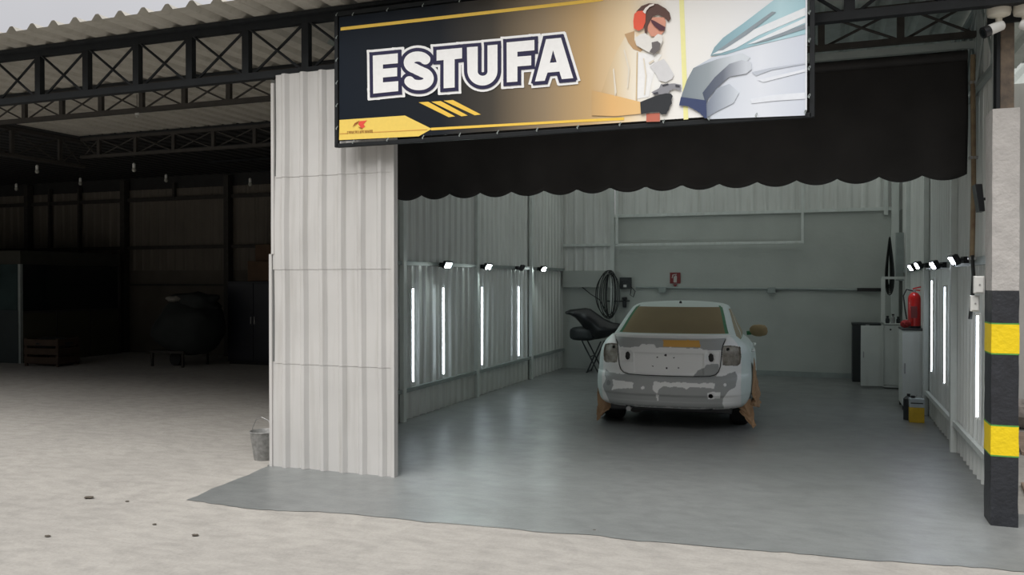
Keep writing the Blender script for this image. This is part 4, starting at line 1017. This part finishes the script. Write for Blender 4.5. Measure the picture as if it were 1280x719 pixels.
# add floor pan to body
body = carpart('body', groups['body'], cm, CAR, V2, cf)
carpart('trunk_lid', groups['trunk_lid'], cm, CAR, V2, cf, label='trunk lid with grey primer band, orange putty and bare bolt holes')
carpart('rear_bumper', groups['rear_bumper'], cm, CAR, V2, cf, label='rear bumper mostly in grey primer with white patches')
for k in ('lamp_bay_r', 'lamp_bay_l'): carpart('lamp_bay', groups[k], M['lampmetal'], CAR, V2, label='empty tail lamp bay of bare metal')
for k in ('door_rr', 'door_rl', 'door_fr', 'door_fl'):
    o = carpart('door', groups[k], cm, CAR, V2, cf); s = 1 if k.endswith('r') else -1; y = 1.35 if '_r' in k[:6] else 2.42
    MB().tube([(s*.90, y, .86), (s*.925, y+.04, .865), (s*.925, y+.18, .87), (s*.90, y+.22, .87)], .013, 8).build('door_handle', M['white'], o, smooth=True)
# underbody
b = MB(); b.box(-.70, .70, .25, 4.3, .22, .30); b.box(-.5, .5, .12, .6, .27, .42); b.box(-.55, .55, .6, 4.2, .3, .6); b.build('underbody', M['plb'], CAR, bevel=.02)
MB().tube([(-.46, .9, .27), (-.46, .3, .27), (-.46, .10, .26)], .028, 14).build('exhaust_pipe', M['steel'], CAR, smooth=True)
MB().lathe([(0, .25), (.10, .27), (.11, .35), (.11, .62), (.1, .68), (0, .7)], (-.40, 0, .29), 'y', 18).build('muffler', M['brn'], CAR, smooth=True)
MB().bar((-.65, .98, .3), (.65, .98, .3), .08, .06).build('rear_axle', M['plb'], CAR)
# inside of the lamp holes: dark trunk liner (real geometry inside)
b = MB(); b.box(-.60, .60, .20, .25, .64, 1.04); b.build('trunk_inner_panel', M['plb'], CAR)
# wheels
for wy in WHEELS:
    for s in (-1, 1):
        o = MB().lathe([(.20, -.105), (.30, -.108), (.325, -.08), (.33, -.03), (.33, .03), (.325, .08), (.30, .108), (.20, .105)], (s*.76, wy, .33), 'x', 36); w_ = o.build('wheel', M['rub'], CAR, smooth=True)
        b = MB(); b.lathe([(0, -.02), (.05, .03), (.19, .03), (.205, .09), (.208, .10), (.208, -.09), (.0, -.09)] if s > 0 else [(0, .02), (.05, -.03), (.19, -.03), (.205, -.09), (.208, -.10), (.208, .09), (.0, .09)], (s*.765, wy, .33), 'x', 30)
        for k in range(5): b.bar((s*.82, wy, .33), (s*.85, wy+.18*cos(k*1.2566), .33+.18*sin(k*1.2566)), .04, .02, up=(1, 0, 0))
        b.build('rim', M['steel'], w_, smooth=True)
# greenhouse
GW = [(1.0, .765), (1.08, .742), (1.15, .71), (1.30, .655), (1.38, .622), (1.41, .605), (1.435, .57), (1.45, .52)]
GR = [(1.0, .36), (1.09, .56), (1.12, .64), (1.25, .92), (1.35, 1.16), (1.40, 1.29), (1.42, 1.36), (1.435, 1.44), (1.45, 1.60)]
GF = [(1.0, 3.42), (1.09, 3.20), (1.25, 2.86), (1.38, 2.58), (1.42, 2.46), (1.45, 2.28)]
gp = [('r', -1+2*i/120) for i in range(121)]+[('R', i/60) for i in range(1, 60)]+[('f', 1-2*i/60) for i in range(61)]+[('L', 1-i/60) for i in range(1, 60)]
GV = []; gz = [1.0+.45*j/60 for j in range(61)]
for z in gz:
    W = cat(GW, z); yr = cat(GR, z); yf = cat(GF, z)
    y_off = .30
    for kind, v in gp:
        if kind in 'rf':
            v = math.copysign(1-(1-abs(v))**1.3, v); a = abs(v); off = y_off*(1-(max(0, 1-a**3.6))**(1/2.0))+.03*a*a
            GV.append((W*v, (yr+off) if kind == 'r' else (yf-off), z))
        else:
            y0_ = yr+y_off+.03; y1_ = yf-y_off-.03; t_ = v; bul = 1+.03*sin(pi*t_)
            GV.append(((W if kind == 'R' else -W)*bul, y0_+(y1_-y0_)*t_, z))
GV = [(x-.025, y, z) for x, y, z in GV]
GN = len(gp); gf = [(j*GN+i, j*GN+(i+1) % GN, (j+1)*GN+(i+1) % GN, (j+1)*GN+i) for j in range(60) for i in range(GN)]
rb = GV[60*GN:]
for ci, k in enumerate([.94, .85, .7, .5, .25, 0]):
    GV += [(x*k, 1.95+(y-1.95)*k, 1.45+.032*(1-k*k)) for x, y, z in rb]
    gf += [((60+ci)*GN+i, (60+ci)*GN+(i+1) % GN, (61+ci)*GN+(i+1) % GN, (61+ci)*GN+i) for i in range(GN)]
gg = {k: [] for k in ('roof', 'rear_window', 'tape', 'side_window', 'windshield')}
for f_ in gf:
    j = f_[0]//GN; i = f_[0] % GN; kind, v = gp[i]; z = 1.0+.45*(j+.5)/60; k = 'roof'
    if j < 60:
        if kind == 'r':
            vv = math.copysign(1-(1-abs(v))**1.3, v)
            if 1.115 < z < 1.412:
                if abs(vv) < .862: k = 'rear_window'
                elif abs(vv) < .905: k = 'tape'
            elif 1.412 <= z < 1.425 and .85 < abs(vv) < .895: k = 'tape'
        elif kind == 'f' and 1.0 < z < 1.40 and abs(v) < .9: k = 'windshield'
        elif kind in 'RL' and 1.01 < z < 1.385 and .02+.25*(z-1.0) < v < .985 and not abs(v-.47) < .02: k = 'side_window'
        elif kind in 'RL' and 1.0 < z < 1.01 and .02 < v < .985: k = 'tape'
    gg[k].append(f_)
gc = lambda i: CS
carpart('roof_shell', gg['roof'], cm, CAR, GV, gc)
carpart('rear_window_paper', gg['rear_window'], M['paperw'], CAR, GV, label='rear window masked with brown paper')
for sd_ in (1, -1): carpart('masking_tape', [f_ for f_ in gg['tape'] if GV[f_[0]][0]*sd_ > 0], M['tape'], CAR, GV, label='green tape along the masked windows')
for sd_ in (1, -1):
    for fr_ in (0, 1):
        fl_ = [f_ for f_ in gg['side_window'] if GV[f_[0]][0]*sd_ > 0 and (gp[f_[0] % GN][1] > .47) == bool(fr_)]
        carpart('side_window_paper', fl_, M['papers'], CAR, GV, label='side window masked with pale brown paper')
def gap_shade(P, name, r=.0035, closed=True, dy=.002):
    pts = []
    for i in range(len(P) if closed else len(P)-1):
        a_ = P[i]; b_ = P[(i+1) % len(P)]; k_ = max(1, int(hypot(a_[0]-b_[0], a_[1]-b_[1])/.02))
        for q in range(k_):
            x = a_[0]+(b_[0]-a_[0])*q/k_; z = a_[1]+(b_[1]-a_[1])*q/k_
            if z > 1.10: continue
            W = cat(WT, z); pts.append((x, outline(x/W, W, cat(RT, z), z)[1]+dy, z))
    return MB().tube(pts, r, 6).build(name, M['plb'], CAR, smooth='all')
gap_shade(LIDH[1:]+[(-x, z) for x, z in LIDH[::-1]][1:-1], 'lid_gap_shade', .0042, False, .001)  # black strip added to stand in for the shade in the lid gap
carpart('windshield_paper', gg['windshield'], M['paperw'], CAR, GV)
for x in (-.22, .12): MB().bar((x, .70, 1.152), (x+.01, 1.24, 1.392), .004, .05).build('paper_seam', M['paperw'], CAR) if 0 else None
# antenna stub
MB().lathe([(0, 0), (.02, 0), (.012, .03), (0, .032)], (0, 1.5, 1.455), n=12).build('antenna_base', M['plb'], CAR, smooth=True)
# trunk lip spoiler
# mirrors in paper
for s in (-1, 1):
    MB().ellip((s*(.965 if s > 0 else .86), 3.02, 1.03), (.125, .085, .085), 22, 14, f=lambda d: (1+.10*noise.noise(d*3))/max(.01, (abs(d.x)**3+abs(d.y)**3+abs(d.z)**3)**(1/3))**.6).build('masked_mirror', M['paperw'], CAR, smooth='all', label='door mirror wrapped in brown paper')
    MB().tube([(s*.80, 3.02, .99), (s*.90, 3.02, 1.0)], .03, 8).build('mirror_arm', M['tape'], CAR)
# hanging paper skirts
def skirt(pts_top, pts_bot, name, seed, n=36, m_=22, amp=.03, lab=None):
    vs = []
    for i in range(n+1):
        s = i/n; a = interp3(pts_top, s); b_ = interp3(pts_bot, s)
        for j in range(m_+1):
            v = j/m_; p_ = [a[k]*(1-v)+b_[k]*v for k in range(3)]
            w_ = amp*v**.7 if True else 0
            q = noise.noise((s*5+seed, v*3, 1)); q2 = noise.noise((s*4, v*5+seed, 7)); q3 = abs(noise.noise((s*9+v*4+seed, v*2, 2)))
            vs.append((p_[0]+w_*(q+.8*q3), p_[1]+w_*q2, max(.006, p_[2])))
    b = MB(); b.add(vs, [(i*(m_+1)+j, (i+1)*(m_+1)+j, (i+1)*(m_+1)+j+1, i*(m_+1)+j+1) for i in range(n) for j in range(m_)])
    return b.build(name, M['paper'], CAR, solid=.002, label=lab)
def interp3(L, s):
    k = s*(len(L)-1); i = min(int(k), len(L)-2); f_ = k-i; return tuple(L[i][q]*(1-f_)+L[i+1][q]*f_ for q in range(3))
skirt([(.915, .50, .42), (.925, .70, .70), (.93, .95, .82), (.93, 1.25, .72), (.915, 1.5, .5)], [(.92, .50, .30), (.935, .58, .28), (.96, .80, .24), (1.0, 1.1, .20), (.98, 1.6, .20)], 'wheel_mask_paper', 3.1, amp=.08, lab='crumpled brown paper over the right rear wheel')
skirt([(.76, .46, .29), (.82, .44, .33), (.90, .50, .38)], [(.79, .42, .22), (.94, .42, .03), (.95, .50, .12)], 'paper_flap', 1.7, 24, 14, .03, lab='pointed brown paper flap behind the right rear corner')
skirt([(-.915, .55, .36), (-.925, .75, .68), (-.93, .98, .78), (-.92, 1.4, .6)], [(-.90, .50, .16), (-.925, .62, .08), (-.95, .95, .02), (-.93, 1.5, .02)], 'wheel_mask_paper', 8.2, amp=.06, lab='brown paper over the left rear wheel')
skirt([(-.90, .46, .40), (-.80, .42, .30), (-.70, .44, .28)], [(-.905, .50, .03), (-.82, .46, .14), (-.72, .46, .22)], 'paper_flap', 4.7, 20, 14, .02, lab='pointed brown paper flap behind the left rear corner')

# ================= LIGHT & CAMERA =================
wd = bpy.data.worlds.new('World'); bpy.context.scene.world = wd; wd.use_nodes = True; nt = wd.node_tree; n = nt.nodes; l = nt.links
bg = n['Background']; tc = n.new('ShaderNodeTexCoord'); sp = n.new('ShaderNodeSeparateXYZ'); l.new(tc.outputs['Generated'], sp.inputs[0])
cr = n.new('ShaderNodeValToRGB'); l.new(sp.outputs[2], cr.inputs[0]); els = cr.color_ramp.elements
els[0].position = 0; els[0].color = (.12, .115, .11, 1)
els[1].position = 1.0; els[1].color = (.98, .99, 1.0, 1)
for p_, c_ in ((.06, (.25, .25, .25, 1)), (.20, (.56, .56, .59, 1)), (.4, (.68, .68, .71, 1))):
    e_ = els.new(p_); e_.color = c_
no = n.new('ShaderNodeTexNoise'); no.inputs['Scale'].default_value = 2.5; no.inputs['Detail'].default_value = 4; l.new(tc.outputs['Generated'], no.inputs['Vector'])
mr = n.new('ShaderNodeMapRange'); l.new(no.outputs['Fac'], mr.inputs[0]); mr.inputs[3].default_value = .85; mr.inputs[4].default_value = 1.15
c2 = n.new('ShaderNodeValToRGB'); l.new(sp.outputs[2], c2.inputs[0]); e2_ = c2.color_ramp.elements
e2_[0].position = 0; e2_[0].color = (.05, .05, .045, 1); e2_[1].position = 1; e2_[1].color = (1.0, 1.0, 1.0, 1)
for p_, c_ in ((.22, (.09, .09, .085, 1)), (.36, (.42, .42, .42, 1)), (.55, (.85, .85, .86, 1)), (.75, (1.15, 1.15, 1.15, 1))):
    e_ = e2_.new(p_); e_.color = c_
my = n.new('ShaderNodeMapRange'); l.new(sp.outputs[1], my.inputs[0]); my.inputs[1].default_value = -.25; my.inputs[2].default_value = .25
mb_ = n.new('ShaderNodeMix'); mb_.data_type = 'RGBA'; l.new(my.outputs[0], mb_.inputs[0]); l.new(c2.outputs[0], mb_.inputs[6]); l.new(cr.outputs[0], mb_.inputs[7])
mx = n.new('ShaderNodeMix'); mx.data_type = 'RGBA'; mx.blend_type = 'MULTIPLY'; mx.inputs[0].default_value = 1; l.new(mb_.outputs[2], mx.inputs[6]); l.new(mr.outputs[0], mx.inputs[7])
l.new(mx.outputs[2], bg.inputs[0]); bg.inputs[1].default_value = 1.0
sd = bpy.data.lights.new('overcast_sun', 'SUN'); sd.energy = 3.1; sd.angle = R(50); sd.color = (1, .975, .94); so = bpy.data.objects.new('overcast_sun', sd); C.objects.link(so)
so.rotation_euler = Vector((.15, .60, -1)).to_track_quat('-Z', 'Y').to_euler()
cam = bpy.data.cameras.new('camera'); cam.sensor_width = 36; cam.lens = F_/1280*36; co = bpy.data.objects.new('camera', cam); C.objects.link(co)
co.location = (0, 0, CH); co.rotation_euler = (R(90)-math.atan(8.5/F_), 0, TH); cam.clip_end = 200
S = bpy.context.scene; S.camera = co
S.view_settings.view_transform = 'Standard'; S.view_settings.look = 'None'; S.view_settings.gamma = 1; S.view_settings.exposure = 0; S.view_settings.use_curve_mapping = False
